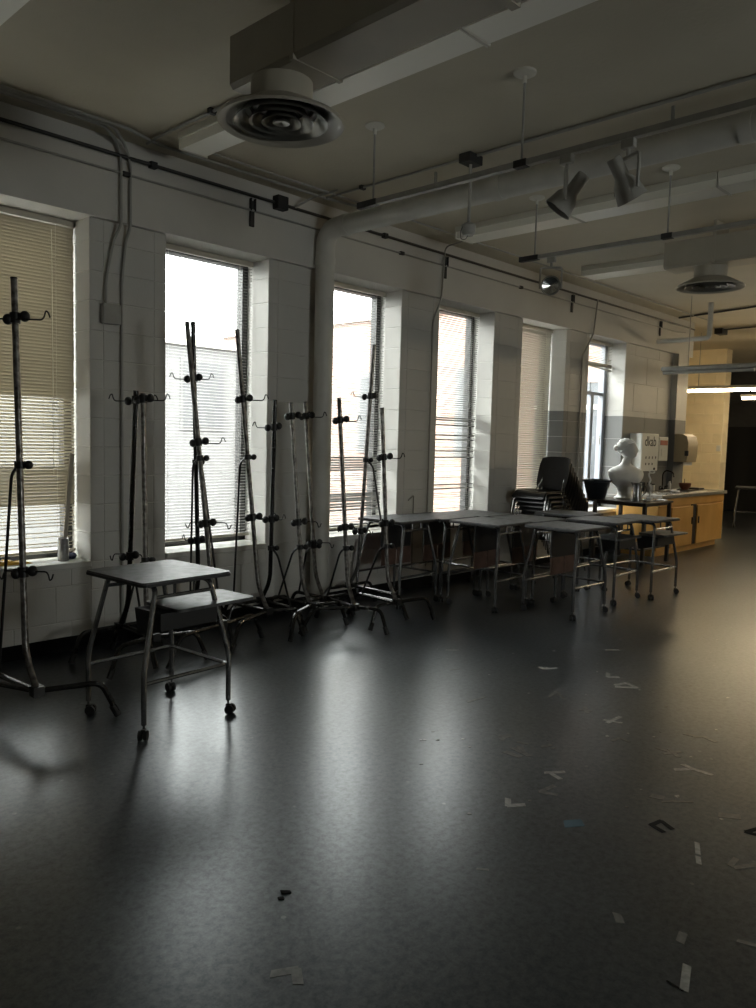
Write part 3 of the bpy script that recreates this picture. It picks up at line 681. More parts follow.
# ------------------------------------------------------------------ easels
def easel(J, T, rev, label, holders, brace, feet=None, rdir=0.0, rlen=.46, dark=False, T_z=None):
    Jp = onZ(J[0], J[1], .2)
    a = math.radians(90+rdir+(180 if rev else 0)); r = Vector((math.cos(a), math.sin(a), 0)); b = Vector((r.y, -r.x, 0))
    if rev: b = -b
    K = Jp+r*.11+Vector((0, 0, .17))
    d = ray(*T); lean = .05
    s = (lean*(CAM.z-K.z)-(CAM-K).dot(r))/(d.dot(r)-lean*d.z)
    Tp = CAM+d*s
    root = tag(empty('easel', (Jp.x, Jp.y, 0)), label, 'easel', 'steel easels along the window wall')
    o = Vector((Jp.x, Jp.y, 0)); L = lambda p: Vector(p)-o
    mm = M['steel_dark'] if dark else M['steel']
    mast = MB().tube([L(p) for p in fillet([Jp, Jp+r*.015+Vector((0,0,.02)), K, Tp], .12, 6)], .0165, 10).build('mast', mm, root, True)
    MB().tube([L(Tp-(Tp-K).normalized()*.004), L(Tp+(Tp-K).normalized()*.003)], .0172, 10).build('end_plug', M['black_metal'], mast)
    def at(v):
        lo, hi = 0.0, 1.0
        for _ in range(40):
            m_ = (lo+hi)/2
            if proj(K+(Tp-K)*m_)[1] > v: lo = m_
            else: hi = m_
        return K+(Tp-K)*lo
    if feet: FL, FR = onZ(*feet[0]), onZ(*feet[1])
    else: FL, FR = Jp-b*.345, Jp+b*.345
    FL = Vector((FL.x, FL.y, 0)); FR = Vector((FR.x, FR.y, 0)); up = Vector((0, 0, .2))
    EL = Jp.lerp(FL+up, .78); ER = Jp.lerp(FR+up, .78); EL.z = ER.z = .2
    MB().tube([L(p) for p in fillet([FL+Vector((0,0,.02)), EL, ER, FR+Vector((0,0,.02))] if not feet else [FL+Vector((0,0,.02)), EL, Jp, ER, FR+Vector((0,0,.02))], .05)], .0145, 8).build('front_bar', M['steel_dark'], root, True)
    RE = Jp+r*rlen; RF = Jp+r*(rlen+.10); RF.z = 0
    MB().tube([L(p) for p in fillet([Jp, RE, RF+Vector((0,0,.02))], .05)], .0145, 8).build('rear_leg', M['steel_dark'], root, True)
    for p, q in ((FL, EL), (FR, ER), (RF, RE)):
        d_ = (q-p).normalized(); MB().tube([L(p+Vector((0,0,.012))), L(p+d_*.075)], .019, 8, .017).build('rubber_foot', M['rubber'], root, True)
    MB().cbox(L(Jp), (.055, .055, .05)).build('base_joint', M['black_metal'], root)
    # brace rod
    bp_ = at(brace); e = Jp+r*(rlen*.86); e.z = .215
    kn = bp_+r*.085+Vector((0, 0, -.05))
    br = MB().tube([L(p) for p in fillet([bp_+r*.012, kn, e], .035)], .0085, 6).build('brace_rod', M['black_metal'], root, True)
    cl = MB(); ax = (Tp-K).normalized()
    cl.tube([L(bp_-ax*.018), L(bp_+ax*.018)], .026, 10); cl = cl.build('brace_clamp', M['black_metal'], root, True)
    MB().sphere(L(bp_+RT*.045), .022, 10, 8).build('wing_knob', M['black_metal'], cl, True)
    rh = Vector((RT.x, RT.y, 0)).normalized()
    for (v, sides, down, ln) in holders:
        p = at(v)
        h = MB(); h.tube([L(p-ax*.026), L(p+ax*.026)], .026, 10); h = h.build('holder_clamp', M['black_metal'], root, True)
        for sg in (-1, 1): MB().sphere(L(p+rh*(sg*.042)-r*.012+Vector((0, 0, .008*sg))), (.026, .026, .028), 10, 8).build('knob', M['black_metal'], h, True)
        f = -r*.03; s_ = -1 if down else 1
        for c in sides:
            sg = -1 if c == 'L' else 1; q = p+f
            prof = [(0, 0), (ln*.78, 0), (ln*.86, .012*s_), (ln*.92, .045*s_), (ln, .038*s_), (ln*1.06, .012*s_)]
            MB().tube([L(p)]+[L(q+rh*(sg*x_)+Vector((0, 0, -.008*s_+z_))) for x_, z_ in fillet2(prof)], .0042, 5).build('canvas_hook', M['black_metal'], h, True)
    return root
def fillet2(p): return [(q.x, q.y) for q in fillet([Vector((x, y, 0)) for x, y in p], .012, 3)]
easel((37, 691), (14, 278), False, 'tall steel easel at the left edge before the tan blind', [(318, 'LR', False, .15), (572, 'LR', True, .13)], 465, feet=((-46, 712), (118, 717)), rdir=5)
easel((155, 637), (143, 394), False, 'easel with paint-flecked mast behind the lone table, right of its twin', [(399, 'R', False, .15)], 560, feet=((109, 681), (207, 660)))
easel((120, 626), (136, 391), True, 'dark easel with bent foot behind the lone table, left of its twin', [(400, 'LR', False, .15), (556, 'LR', True, .11)], 574, rlen=.36, dark=True)
easel((222, 624), (187, 322), False, 'tall easel crossing its neighbour in the brightest window, lower right foot', [(442, 'R', False, .16), (523, 'LR', True, .15)], 458, feet=((168, 671), (262, 638)))
easel((190, 607), (193, 322), True, 'tall easel crossing its neighbour in the brightest window, lower left foot', [(378, 'LR', False, .15), (540, 'LR', False, .09)], 462, rlen=.46, dark=True)
easel((268, 611), (237, 330), False, 'tall easel standing alone at the right side of the brightest window', [(399, 'R', False, .16), (517, 'R', False, .15)], 457, feet=((231, 654), (306, 634)), rdir=4)
easel((261, 600), (275, 400), True, 'short easel before the pier left of the white pipe, mast leaning right', [(427, 'L', False, .14), (519, 'LR', False, .12)], 548, rlen=.42, dark=True)
easel((311, 605), (291, 403), False, 'short paint-flecked easel left of the white pipe, left of two parallel masts', [(416, 'R', False, .12), (522, 'R', True, .15)], 547, feet=((290, 643), (347, 626)))
easel((324, 598), (305, 402), False, 'short paint-flecked easel at the white pipe, right of two parallel masts', [(416, 'R', False, .14), (543, 'R', True, .14)], 546, rlen=.36)
easel((355, 607), (339, 398), False, 'short easel just right of the white pipe with upright mast', [(420, 'R', False, .14), (527, 'LR', True, .07)], 548, feet=((300, 636), (387, 636)), rdir=-10)
easel((349, 585), (374, 345), True, 'tall easel leaning right in front of the pipe window', [(396, 'L', False, .14), (531, 'LR', True, .12)], 460, rlen=.60)
easel((397, 602), (382, 408), False, 'rightmost short easel beside the table cluster', [(457, 'R', False, .14), (523, 'L', False, .05)], 546, feet=((370, 632), (434, 620)))

# ------------------------------------------------------------------ stacked chairs
def make_chair():
    r = empty('stacking_chair', (0, 0, 0))      # faces -x, origin under the seat centre, seat height .45
    s = MB(); nx, ny = 10, 10; W_, D_ = .44, .42
    def surf(u, v):
        y = (v-.5)*W_*(1-.08*u); x = -D_/2+D_*u
        z = .45-.020*math.sin(math.pi*u)*(1-abs(2*v-1)**2)-.075*(max(0, .22-u)/.22)**1.6
        return x, y, z
    g = [[surf(i/nx, j/ny) for j in range(ny+1)] for i in range(nx+1)]
    def shell(g, off, name, m):
        b = MB(); n0, n1 = len(g), len(g[0]); vs = [p for row in g for p in row]; vs2 = [(p[0]+off[0], p[1]+off[1], p[2]+off[2]) for p in vs]
        N = n0*n1; fs = []
        for i in range(n0-1):
            for j in range(n1-1):
                a = i*n1+j; q = (a, a+1, a+n1+1, a+n1); fs.append(q); fs.append(tuple(k+N for k in q[::-1]))
        per = [j for j in range(n1)]+[i*n1+n1-1 for i in range(1, n0)]+[(n0-1)*n1+j for j in range(n1-2, -1, -1)]+[i*n1 for i in range(n0-2, 0, -1)]
        for k in range(len(per)):
            a, c = per[k], per[(k+1) % len(per)]; fs.append((a, a+N, c+N, c))
        return b.add(vs+vs2, fs).build(name, m, r, True, 50)
    shell(g, (0, 0, -.012), 'seat', M['plastic'])
    def bsurf(u, v):
        wv = .43-.04*abs(2*u-1)**3; y = (v-.5)*wv
        x = .205+.09*u+.035*(1-(2*v-1)**2); z = .475+.36*u-.02*abs(2*v-1)**4*(1 if u > .8 else 0)
        return x, y, z
    shell([[bsurf(i/8, j/8) for j in range(9)] for i in range(9)], (.010, 0, 0), 'backrest', M['plastic'])
    for sy in (-1, 1):
        MB().tube(fillet([(-.23, sy*.235, .0), (-.155, sy*.225, .432), (.17, sy*.19, .432), (.235, sy*.16, .53), (.262, sy*.15, .60)], .04), .007, 6).build('front_leg', M['chrome'], r, True)
        MB().tube(fillet([(.24, sy*.235, .0), (.12, sy*.225, .428), (-.12, sy*.225, .428)], .04), .007, 6).build('rear_leg', M['chrome'], r, True)
    return r
ch0 = make_chair()
ordn = ['topmost', 'second from top', 'third from top', 'fourth from top', 'fifth from top', 'sixth from top', 'fifth from bottom', 'fourth from bottom', 'third from bottom', 'second from bottom', 'bottom']
NCH = 11
for k in range(NCH):                            # k = 0 is the topmost
    c = ch0 if k == 0 else copy_tree(ch0)
    z = (NCH-1-k)*.052
    c.location = (7.76+k*.047, 4.79, z); c.rotation_euler = (0, 0, math.radians(-6)+random.uniform(-.01, .01))
    tag(c, 'black plastic chair with chrome legs, %s in the stack by the window' % ordn[k], 'chair', 'stack of black chairs')

# ------------------------------------------------------------------ work table with bust, tub, pitcher, figure
wt = tag(empty('work_table', (9.70, 4.58, 0)), 'dark high work table carrying the white plaster bust', 'table')
MB().bbox((-.42, -.385, .775), (.40, .46, .80), .004).build('tabletop', M['wood_dark'], wt)
MB().bbox((-.36, -.34, .745), (.36, .33, .775), .003).build('apron', M['wood_dark'], wt)
for sx in (-1, 1):
    for y in (-.345, .33): MB().bbox((sx*.365-.022, y-.022, 0), (sx*.365+.022, y+.022, .775), .003).build('leg', M['wood_dark'], wt)
MB().bbox((-.36, -.33, .19), (.36, .31, .21), .003).build('lower_shelf', M['wood_dark'], wt)
tz = .8005
def lofted(secs, n=28):
    b = MB(); vs = []; fs = []
    for (cx, cy, z, rx, ry) in secs:
        for k in range(n):
            a = 2*math.pi*k/n; vs.append((cx+rx*math.cos(a), cy+ry*math.sin(a), z))
    for i in range(len(secs)-1):
        for k in range(n):
            a, c = i*n+k, i*n+(k+1) % n; fs.append((a, c, c+n, a+n))
    fs.append(tuple(range(n))[::-1]); fs.append(tuple((len(secs)-1)*n+k for k in range(n)))
    return b.add(vs, fs)
bq = onZ(617, 498.5, tz)
bust = tag(empty('plaster_bust', (9.72, 4.70, tz)), 'white plaster bust of a figure with bound hair on the work table', 'bust')
# local frame: face looks along +x, shoulders along y
sec = [(0,0,0,.115,.115),(0,0,.02,.118,.118),(0,0,.035,.10,.10),(0,0,.06,.082,.085),(0,0,.10,.078,.085),(0,0,.125,.082,.098),(.0,0,.15,.085,.115),(.005,0,.18,.105,.16),(.01,0,.22,.122,.198),
       (.01,0,.26,.128,.222),(.008,0,.30,.12,.232),(.0,0,.335,.105,.225),(-.008,0,.362,.088,.185),(-.012,0,.385,.072,.125),(-.008,0,.405,.060,.078),(-.002,0,.43,.052,.056),(.004,0,.46,.049,.050),
       (.014,0,.478,.050,.050),(.030,0,.492,.058,.052),(.030,0,.508,.076,.059),(.025,0,.53,.089,.067),(.020,0,.56,.097,.074),(.014,0,.59,.100,.079),(.008,0,.62,.100,.081),(.002,0,.65,.095,.078),(-.002,0,.675,.080,.068),(-.006,0,.695,.055,.048),(-.008,0,.704,.02,.018)]
def dense(S_, m=4):
    out = []
    for i in range(len(S_)-1):
        p0, p1, p2, p3 = S_[max(i-1, 0)], S_[i], S_[i+1], S_[min(i+2, len(S_)-1)]
        for j in range(m):
            t = j/m; out.append(tuple(.5*(2*b_+(c_-a_)*t+(2*a_-5*b_+4*c_-d_)*t*t+(3*b_-a_-3*c_+d_)*t**3) for a_, b_, c_, d_ in zip(p0, p1, p2, p3)))
    return out+[S_[-1]]
lb = lofted(dense(sec), 64)
def face(v):
    x, y, z = v
    if z > .395:                                # the head keeps its face along +x, the torso below is turned away
        pass
    if x > .06 and .5 < z < .66:
        nb_ = math.exp(-((y/.014)**2)-((z-.570)/.024)**2)*.020+math.exp(-((y/.010)**2)-((z-.597)/.02)**2)*.010
        ey = -math.exp(-(((abs(y)-.030)/.014)**2)-((z-.603)/.012)**2)*.010
        mo = math.exp(-((y/.022)**2)-((z-.535)/.006)**2)*.006; ch_ = math.exp(-((y/.022)**2)-((z-.512)/.010)**2)*.008
        x += nb_+ey+mo+ch_
    if .2 < z < .30 and x > .06: x += .018*math.exp(-(((abs(y)-.09)/.05)**2)-((z-.235)/.04)**2)
    return (x, y, z)
lb.v = [face(v) for v in lb.v]
def twist(v):
    t = min(1, max(0, (.50-v[2])/.10)); a = math.radians(-62)*t*t*(3-2*t); c_, s_ = math.cos(a), math.sin(a)
    return (v[0]*c_-v[1]*s_, v[0]*s_+v[1]*c_, v[2])
lb.v = [twist(v) for v in lb.v]
lb.build('figure', M['plaster'], bust, True, 80)
hr = MB(); hr.sphere((-.016, 0, .615), (.100, .093, .100), 40, 28)
hr.v = [(x+.004*math.sin(z*170+y*60), y+.004*math.sin(z*150+x*90), z+.003*math.sin(x*150)) for x, y, z in hr.v]
hr.v = [(x, y, z) if z > max(.535, .602+.9*x) else (x*.6, y*.6, .6+(z-.6)*.5) for x, y, z in hr.v]
hr.build('hair', M['plaster'], bust, True, 80)
bn = MB(); bn.sphere((-.115, 0, .60), (.036, .040, .036), 14, 8); bn.v = [(x, y, z+.004*math.sin(y*200)) for x, y, z in bn.v]; bn.build('hair_bun', M['plaster'], bust, True, 80)
MB().tube([(-.014+.099*math.cos(t), .092*math.sin(t), .640+.030*math.cos(t)) for t in [2*math.pi*k/28 for k in range(29)]], .007, 6).build('hair_band', M['plaster'], bust, True)
bust.scale = (1.12, 1.12, 1.12)
for sgn in (1, -1): MB().sphere((.012, sgn*.078, .575), (.014, .008, .024), 10, 6).build('ear', M['plaster'], bust, True)
bust.rotation_euler = (0, 0, math.radians(-56))
tb = tag(empty('dark_tub', (9.385, 4.925, tz)), 'dark blue round tub at the left end of the work table', 'tub')
MB().lathe([(.001, 0), (.10, 0), (.112, .01), (.172, .225), (.187, .23), (.19, .255), (.178, .255), (.165, .225), (.105, .02), (.001, .02)], n=32).build('tub_body', M['tub'], tb, True)
MB().lathe([(.150, .16), (.158, .165), (.160, .175), (.152, .18)], n=32).build('band', M['tub'], tb, True)
q = onZ(618, 500.5, tz)
pt = tag(empty('metal_pitcher', (9.47, 4.41, tz)), 'metal pitcher with curved handle in front of the bust', 'pitcher')
MB().lathe([(.001, 0), (.062, 0), (.064, .008), (.052, .09), (.046, .19), (.048, .225), (.052, .235), (.049, .235), (.043, .20), (.05, .02), (.001, .02)], n=28).build('body', M['silver'], pt, True)
MB().tube(fillet([(.030, -.032, .20), (.075, -.075, .205), (.085, -.085, .12), (.037, -.037, .06)], .03), .007, 8).build('handle', M['black_metal'], pt, True)
MB().tube([(-.028, .030, .19), (-.052, .055, .245)], .014, 8, .010).build('spout', M['silver'], pt, True)
fg = tag(empty('twisted_figure', (9.73, 4.36, tz)), 'small white twisted wire figure on a block at the table corner', 'sculpture')
MB().bbox((-.032, -.032, 0), (.032, .032, .045), .006).build('block_base', M['plaster'], fg)
sp_ = [(0, 0, .04), (.004, -.004, .12), (.012, -.012, .17), (-.012, .012, .22), (.004, -.004, .27), (-.016, .016, .33), (-.012, .012, .36)]
MB().tube(fillet(sp_, .02), .013, 8, .010).build('stem', M['plaster'], fg, True)
MB().tube([(-.006+.0+.036*math.cos(t)*.7+.02, .010-.036*math.cos(t)*.7-.02, .375+.016*math.sin(t)) for t in [2*math.pi*k/18 for k in range(19)]], .007, 6).build('loop', M['plaster'], fg, True)
for k, (x, y, a, mk) in enumerate(((9.62, 4.36, .3, 'black_metal'), (9.98, 4.30, .1, 'paper'), (9.86, 4.46, .8, 'paper'))):
    lab = ['dark flat brush lying between pitcher and twisted figure', 'white paper pad at the right corner of the work table', 'small white paper scrap behind the twisted figure'][k]
    tag(MB().cbox((x, y, tz+.006), ((.12, .025, .010) if k == 0 else (.16, .10, .010) if k == 1 else (.08, .06, .008)), a).build(['brush', 'paper_pad', 'paper_scrap'][k], M[mk]), lab, ['brush', 'paper', 'paper'][k])
# ------------------------------------------------------------------ sink counter
sc = tag(empty('sink_cabinet', (11.4, 4.75, 0)), 'orange maple sink cabinet with two doors at the far end', 'cabinet')
x0, x1, yf, yb_ = -1.18, 1.17, -.32, .30
b = MB(); b.box((x0, yf+.02, .09), (x1, yb_, .80)); b.build('carcass', M['wood'], sc)
MB().box((x0+.05, yf+.07, 0), (x1-.08, yb_, .09)).build('toe_kick', M['wood'], sc)
MB().bbox((x0, yf, .685), (x1, yf+.02, .80), .003).build('top_rail', M['wood'], sc)
for k, (a, b2) in enumerate(((-.80, -.065), (.10, 1.11))):
    d_ = MB().bbox((a, yf-.018, .10), (b2, yf+.0, .665), .004).build('door', M['wood'], sc)
    MB().bbox((b2-.05 if k == 0 else a+.03, yf-.034, .40), (b2-.035 if k == 0 else a+.045, yf-.018, .50), .003).build('handle', M['wood_dark'], d_)
MB().box((-.06, yf-.001, .10), (.095, yf+.022, .68)).build('gap_shade', M['wood_dark'], sc)  # dark strip painted as the shade inside the open door gap
MB().box((x0-.001, yf+.02, .70), (x0+.001, yb_-.1, .705)).build('panel_groove', M['wood_dark'], sc)
wk = tag(empty('worktop', (11.4, 4.75, .80)), 'grey worktop with an inset metal sink over the maple cabinet', 'worktop')
for lo, hi in (((x0-.02, yf-.035, 0), (-.05, yb_+.0, .05)), ((.62, yf-.035, 0), (x1+.03, yb_+.0, .05)), ((-.05, yf-.035, 0), (.62, yf+.07, .05)), ((-.05, yb_-.10, 0), (.62, yb_, .05))):
    MB().bbox(lo, hi, .004).build('slab', M['worktop'], wk)
sk = MB(); sk.box((-.05, yf+.07, .0), (.62, yb_-.10, .006)); sk.build('sink_bowl', M['silver'], wk)
for lo, hi in (((-.065, yf+.055, .05), (.635, yf+.085, .056)), ((-.065, yb_-.115, .05), (.635, yb_-.085, .056)), ((-.065, yf+.055, .05), (-.035, yb_-.085, .056)), ((.605, yf+.055, .05), (.635, yb_-.085, .056))): MB().bbox(lo, hi, .002).build('sink_rim', M['silver'], wk)
fc = tag(empty('faucet', (11.55, 4.985, .852)), 'dark gooseneck faucet behind the sink', 'faucet')
MB().tube(fillet([(0, 0, 0), (0, 0, .25), (.0, -.05, .30), (.0, -.16, .27), (0, -.17, .20)], .05), .010, 8).build('neck', M['steel_dark'], fc, True)
MB().lathe([(.001, 0), (.03, 0), (.03, .015), (.014, .03), (.001, .03)], n=16).build('base', M['steel_dark'], fc, True)
for sx in (-.10, .10): MB().tube([(sx, 0, 0), (sx, 0, .05), (sx*1.35, -.03, .055)], .010, 8).build('tap_handle', M['steel_dark'], fc, True)
bw = tag(empty('terracotta_bowl', (12.02, 4.83, .852)), 'reddish brown bowl behind the sink', 'bowl')
MB().lathe([(.001, 0), (.05, 0), (.085, .05), (.092, .10), (.086, .10), (.078, .055), (.001, .02)], n=24).build('bowl_body', M['red'], bw, True)
MB().tube([(.03, .02, .03), (.10, .05, .16)], .005, 6).build('brush_handle', M['wood_dark'], bw)
tag(MB().bbox((12.30, 4.72, .852), (12.52, 4.95, .872), .004).build('tray', M['black_panel']), 'dark flat tray at the right end of the worktop', 'tray')
items = [(10.42, 4.93, .035, .16, 'tan', 'tan bottle at the left end of the worktop', 'bottle'), (10.56, 4.98, .03, .13, 'silver', 'small metal can on the worktop left of the sink', 'can'), (10.72, 4.96, .028, .10, 'white_plastic', 'white cup among the jars left of the sink', 'cup'),
         (10.86, 4.98, .034, .12, 'steel_dark', 'dark jar third from the sink', 'jar'), (11.02, 4.95, .03, .11, 'silver', 'shiny jar second from the sink', 'jar'), (11.18, 4.97, .032, .09, 'white_plastic', 'white jar nearest the sink on the left', 'jar'), (11.80, 4.98, .028, .13, 'white_plastic', 'white soap bottle right of the faucet', 'bottle')]
for (x, y, r0, h, mk, lab, cat) in items:
    e = tag(empty(cat, (x, y, .852)), lab, cat, 'small vessels around the sink')
    MB().lathe([(.001, 0), (r0, 0), (r0*1.04, h*.1), (r0, h*.65), (r0*.55, h*.82), (r0*.5, h), (.001, h)] if cat == 'bottle' else [(.001, 0), (r0*.9, 0), (r0, h*.1), (r0, h), (r0*.9, h), (r0*.88, h*.12), (.001, h*.1)], n=18).build('body', M[mk], e, True)
    if cat in ('bottle', 'jar'): MB().lathe([(.001, h), (r0*.6, h), (r0*.6, h+.015), (.001, h+.015)] if cat == 'bottle' else [(.001, h-.004), (r0*1.06, h-.004), (r0*1.06, h+.012), (.001, h+.012)], n=18).build('lid', M['black_panel'], e, True)
rg = MB(); rg.sphere((11.10, 4.60, .865), (.09, .07, .016), 14, 8); rg.v = [(x+random.uniform(-.012, .012), y+random.uniform(-.012, .012), max(.8515, z+random.uniform(-.004, .012))) for x, y, z in rg.v]
tag(rg.build('white_cloth', M['paper'], smooth=True), 'crumpled white cloth on the worktop before the jars', 'cloth')
# wall fittings behind the counter
def text_mesh(txt, size, name, m, parent, loc, rot):
    cu = bpy.data.curves.new(name, 'FONT'); cu.body = txt; cu.size = size; cu.extrude = .0008; cu.align_x = 'CENTER'; cu.align_y = 'CENTER'; cu.offset = .0015
    t = bpy.data.objects.new('tmp_text', cu); COL.objects.link(t); dg = bpy.context.evaluated_depsgraph_get()
    me = bpy.data.meshes.new_from_object(t.evaluated_get(dg)); bpy.data.objects.remove(t); me.name = name; me.materials.clear(); me.materials.append(m)
    o = bpy.data.objects.new(name, me); COL.objects.link(o); o.parent = parent; o.location = loc; o.rotation_euler = rot; return o
def onx(u, v, y): return onY(u, v, y).x
fy = 4.98
xa, xb = onx(641, 450, fy), onx(658, 450, fy); zt, zb2 = onY(650, 433.5, fy).z, onY(650, 471, fy).z
pc = tag(empty('wall_cabinet', ((xa+xb)/2, fy, zb2)), 'white wall cabinet with dark lettering behind the bust', 'wall cabinet')
hw = (xb-xa)/2; hh = zt-zb2
MB().bbox((-hw, 0, 0), (hw, YW-fy-.001, hh), .006).build('cabinet_body', M['white_plastic'], pc)
MB().bbox((-hw+.01, -.008, .01), (hw-.01, 0, hh-.01), .003).build('door', M['white_plastic'], pc)
text_mesh('dkab', .20, 'lettering', M['ink'], pc, (0, -.0092, hh-.12), (math.pi/2, 0, 0))
for k in range(4): MB().cbox((-hw*.45+k*hw*.38, -.009, hh*.36), (.025, .002, .035), 0, .3).build('printed_mark', M['ink'], pc)
for k in range(3): MB().cbox((-hw*.45+k*hw*.38, -.009, hh*.19), (.03, .002, .03), 0, .3).build('printed_mark', M['ink'], pc)
MB().tube([(hw*.55, -.02, hh*.06), (hw*.55, -.005, hh*.06)], .018, 10).build('knob', M['ink'], pc)
xa, xb = onx(659, 450, 5.05), onx(668, 450, 5.05); zt, zb2 = onY(664, 437, 5.05).z, onY(664, 461, 5.05).z
sd = tag(empty('soap_dispenser', ((xa+xb)/2, 5.05, zb2)), 'small white dispenser with red label right of the wall cabinet', 'dispenser')
hw = (xb-xa)/2; hh = zt-zb2
MB().bbox((-hw, 0, 0), (hw, YW-5.051, hh), .01).build('body', M['white_plastic'], sd)
MB().bbox((-hw*.8, -.006, hh*.66), (hw*.8, 0, hh*.86), .002).build('red_label', M['red_print'], sd)
MB().bbox((-hw*.5, -.006, hh*.2), (hw*.7, 0, hh*.5), .002).build('window_panel', M['white_plastic'], sd)
td = tag(empty('towel_dispenser', (12.30, 5.069, 1.27)), 'tan rounded paper towel dispenser on the pilaster', 'dispenser')
prof = [(0, 0), (-.20, 0), (-.215, .10), (-.22, .30), (-.19, .40), (-.12, .44), (0, .44)]
MB().prism_ax(prof, -.19, .19, 'x').build('cover', M['tan'], td, True, 35)
MB().bbox((-.20, -.23, .10), (-.185, -.17, .18), .004).build('key_plate', M['ink'], td)
MB().bbox((-.15, -.16, -.05), (.15, -.14, .0), .003).build('paper_towel', M['paper'], td)
tag(MB().bbox((12.52, 4.98, 1.30), (12.66, 5.06, 1.62), .02).build('wall_dispenser', M['white_plastic']), 'slim pale dispenser right of the towel dispenser', 'dispenser')
MB_ = MB().bbox((12.5, 4.99, 1.28), (12.53, 5.07, 1.64), .004)
tag(MB_.build('dispenser_plate', M['tan']), 'tan mounting plate beside the towel dispenser', 'plate')
tag(MB().bbox((16.285, 5.87, 1.44), (16.305, 5.95, 1.56), .004).build('light_switch', M['white_plastic']), 'white light switch at the right end of the cream wall', 'switch')
tag(MB().bbox((12.08, 5.062, 1.95), (12.10, 5.08, 2.94), .002).build('corner_bead', M['conduit']), 'thin corner strip on the left edge of the pilaster', 'trim')

# ------------------------------------------------------------------ tape marks and litter on the floor
def mark(strokes, wd, m, label, cat='tape mark', name='tape_mark', th=.0012):
    c = onZ(*strokes[0][0]); r = tag(empty(name, (c.x, c.y, 0)), label, cat, 'tape marks on the floor' if cat == 'tape mark' else None)
    for k, (p, q) in enumerate(strokes):
        a, b = onZ(*p)-Vector((c.x, c.y, 0)), onZ(*q)-Vector((c.x, c.y, 0)); d = b-a; n_ = Vector((-d.y, d.x, 0)).normalized()*wd/2; e = d.normalized()*wd*.3
        z0 = .0002+.0004*k; poly = [(a-n_-e), (b-n_+e*.5), (b+n_+e), (a+n_)]
        MB().prism([(v.x, v.y) for v in poly], z0, z0+th).build('strip', M[m], r)
mark([((272, 974), (296, 970)), ((296, 969), (298, 983))], .030, 'tape_dull', 'L-shaped grey tape mark nearest the bottom edge left of center')
mark([((687, 966), (684, 990))], .024, 'tape', 'single pale tape strip in the bottom right corner')
mark([((667, 981), (683, 991))], .006, 'tape_black', 'thin black tape line touching the pale strip bottom right')
mark([((697, 843), (698, 854)), ((698, 857), (699, 864))], .018, 'tape', 'broken pale tape strip pointing at the viewer on the right')
mark([((651, 825), (661, 821)), ((661, 821), (672, 829)), ((651, 825), (663, 832))], .020, 'tape_black', 'black arrow-shaped tape mark on the right')
mark([((746, 832), (757, 829)), ((746, 832), (760, 836))], .020, 'tape_black', 'black tape mark cut by the right edge')
mark([((675, 770), (692, 769)), ((692, 769), (711, 775)), ((683, 765), (694, 770))], .028, 'tape', 'whitish Y-shaped tape mark at the right, largest of its row')
mark([((657, 748), (670, 752)), ((664, 754), (680, 752)), ((670, 750), (678, 757))], .024, 'tape_dull', 'grey crossed tape mark above the large Y-shaped mark')
mark([((685, 734), (694, 736)), ((694, 737), (705, 737)), ((704, 737), (715, 742))], .028, 'tape_dull', 'wavy grey tape mark at the right, farther than the crossed one')
mark([((508, 799), (508, 806)), ((508, 806), (524, 805))], .026, 'tape', 'L-shaped pale tape mark in the center foreground')
mark([((540, 792), (554, 786)), ((540, 792), (556, 795))], .024, 'tape_dull', 'V-shaped grey tape mark beside the pale L')
mark([((545, 773), (564, 772)), ((548, 772), (560, 779))], .024, 'tape', 'pale Y-shaped tape mark just above the V-shaped one')
mark([((505, 752), (520, 757)), ((513, 748), (529, 756)), ((520, 747), (522, 752))], .034, 'tape_dull', 'wide overlapping grey tape patch left of center')
mark([((604, 720), (621, 723)), ((607, 723), (620, 717))], .024, 'tape', 'small pale X of tape right of center')
mark([((615, 685), (626, 683)), ((626, 683), (637, 688)), ((637, 688), (616, 687))], .026, 'tape', 'pale triangular tape mark before the right table')
mark([((608, 673), (608, 677)), ((608, 677), (618, 677))], .028, 'tape', 'small pale L of tape above the triangle')
mark([((606, 650), (618, 650))], .028, 'tape', 'short pale tape dash nearest the right table casters')
mark([((540, 667), (544, 669)), ((543, 669), (556, 668))], .026, 'tape', 'pale tape check mark in front of the cluster')
mark([((549, 697), (557, 691)), ((556, 691), (564, 699))], .020, 'tape_dull', 'faint upside-down V of tape in the middle')
mark([((580, 710), (591, 711)), ((585, 707), (587, 713))], .024, 'tape_dull', 'faint plus-shaped tape mark left of the small X')
mark([((499, 736), (510, 737)), ((501, 740), (509, 735))], .026, 'tape_dull', 'faint grey tape cross left of the wide patch')
mark([((518, 742), (527, 744))], .024, 'tape_dull', 'short grey tape piece just above the wide patch')
mark([((542, 747), (551, 745))], .026, 'tape_dull', 'short grey tape piece right of the wide patch')
mark([((662, 802), (676, 801)), ((674, 802), (692, 802))], .016, 'tape_dull', 'long thin grey tape line under the Y-shaped mark')
mark([((652, 796), (662, 798))], .04, 'tape_dull', 'smeared grey tape patch left of the long thin line')
mark([((566, 824), (580, 823))], .055, 'tape_blue', 'blue tape patch in the center right foreground')
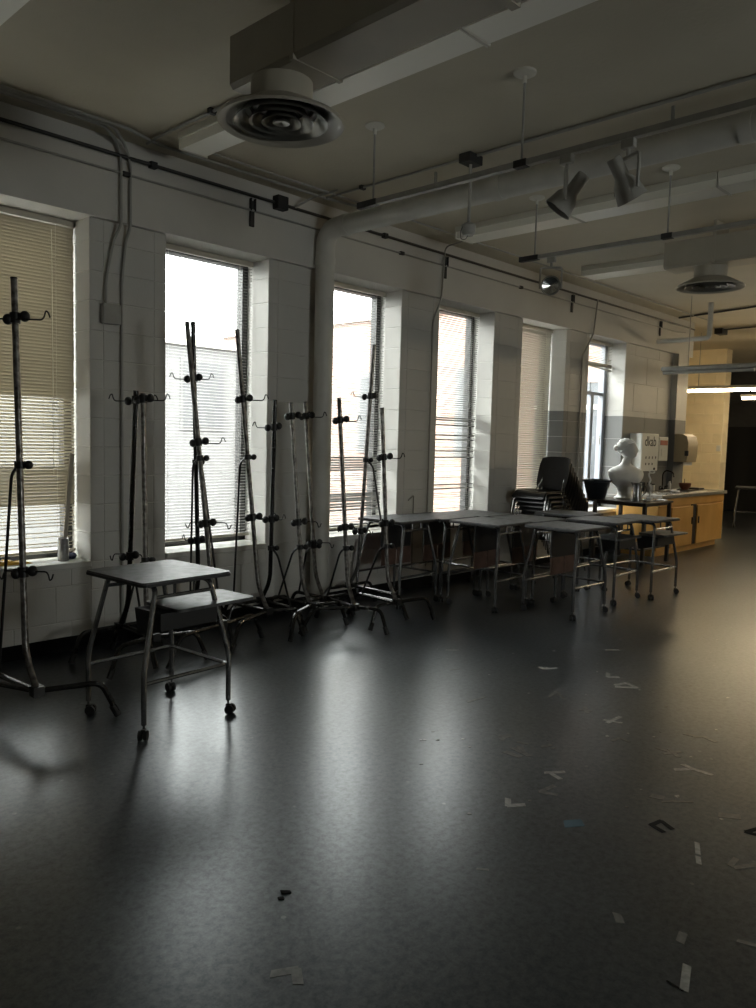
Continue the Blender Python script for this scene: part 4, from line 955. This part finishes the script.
mark([((612, 741), (620, 738)), ((620, 738), (629, 742))], .020, 'tape_dull', 'faint roof-shaped tape mark below the small X')
mark([((735, 868), (757, 865)), ((730, 866), (736, 859))], .022, 'tape_dull', 'grey bent tape mark near the right edge below the black one')
mark([((720, 815), (738, 817))], .045, 'tape_dull', 'wide pale smudge of tape left of the right edge black mark')
mark([((738, 941), (757, 946))], .018, 'tape_dull', 'pale tape strip cut by the right edge near the bottom')
mark([((617, 914), (620, 922))], .026, 'tape_dull', 'short faint tape piece in the lower right')
mark([((680, 942), (683, 934))], .026, 'tape_dull', 'small faint tape square above the pale corner strip')
mark([((477, 869), (488, 870))], .014, 'tape_dull', 'short thin tape sliver in the lower middle')
mark([((446, 650), (458, 650))], .022, 'tape', 'short pale tape dash left in front of the cluster')
mark([((450, 670), (460, 669))], .016, 'tape_dull', 'thin tape sliver below the dash left of the cluster')
mark([((468, 702), (485, 697))], .022, 'tape_dull', 'slanted grey tape dash at the edge of the bright reflection')
for k in range(46):                             # chips of tape and plaster nobody would single out
    u, v = random.uniform(420, 740), 630+random.random()**1.6*190
    c = onZ(u, v); r = random.uniform(.006, .016); a = random.uniform(0, 3)
    o = MB().prism([(r*math.cos(a+t)*random.uniform(.6, 1.3), r*math.sin(a+t)*.7) for t in (0, 1.1, 2.4, 3.6, 5.0)], .0003, .0016).build('floor_chip', M['tape' if k % 3 else 'tape_dull'], None)
    o.location = (c.x, c.y, 0); tag(o, 'tiny pale chip scattered on the dark floor', 'chip', 'pale chips scattered on the floor')
for k, (u, v, sx_, sy_, lab) in enumerate(((286, 893, .034, .016, 'larger of two black scraps on the left foreground floor'), (281, 899, .016, .012, 'smaller of two black scraps on the left foreground floor'))):
    c = onZ(u, v); s = MB(); s.cbox((0, 0, .003), (sx_, sy_, .004), -.6, .06); s.v = [(x+random.uniform(-.004, .004), y+random.uniform(-.004, .004), max(.0005, z)) for x, y, z in s.v]
    o = s.build('black_scrap', M['tape_black']); o.location = (c.x, c.y, 0); tag(o, lab, 'scrap')
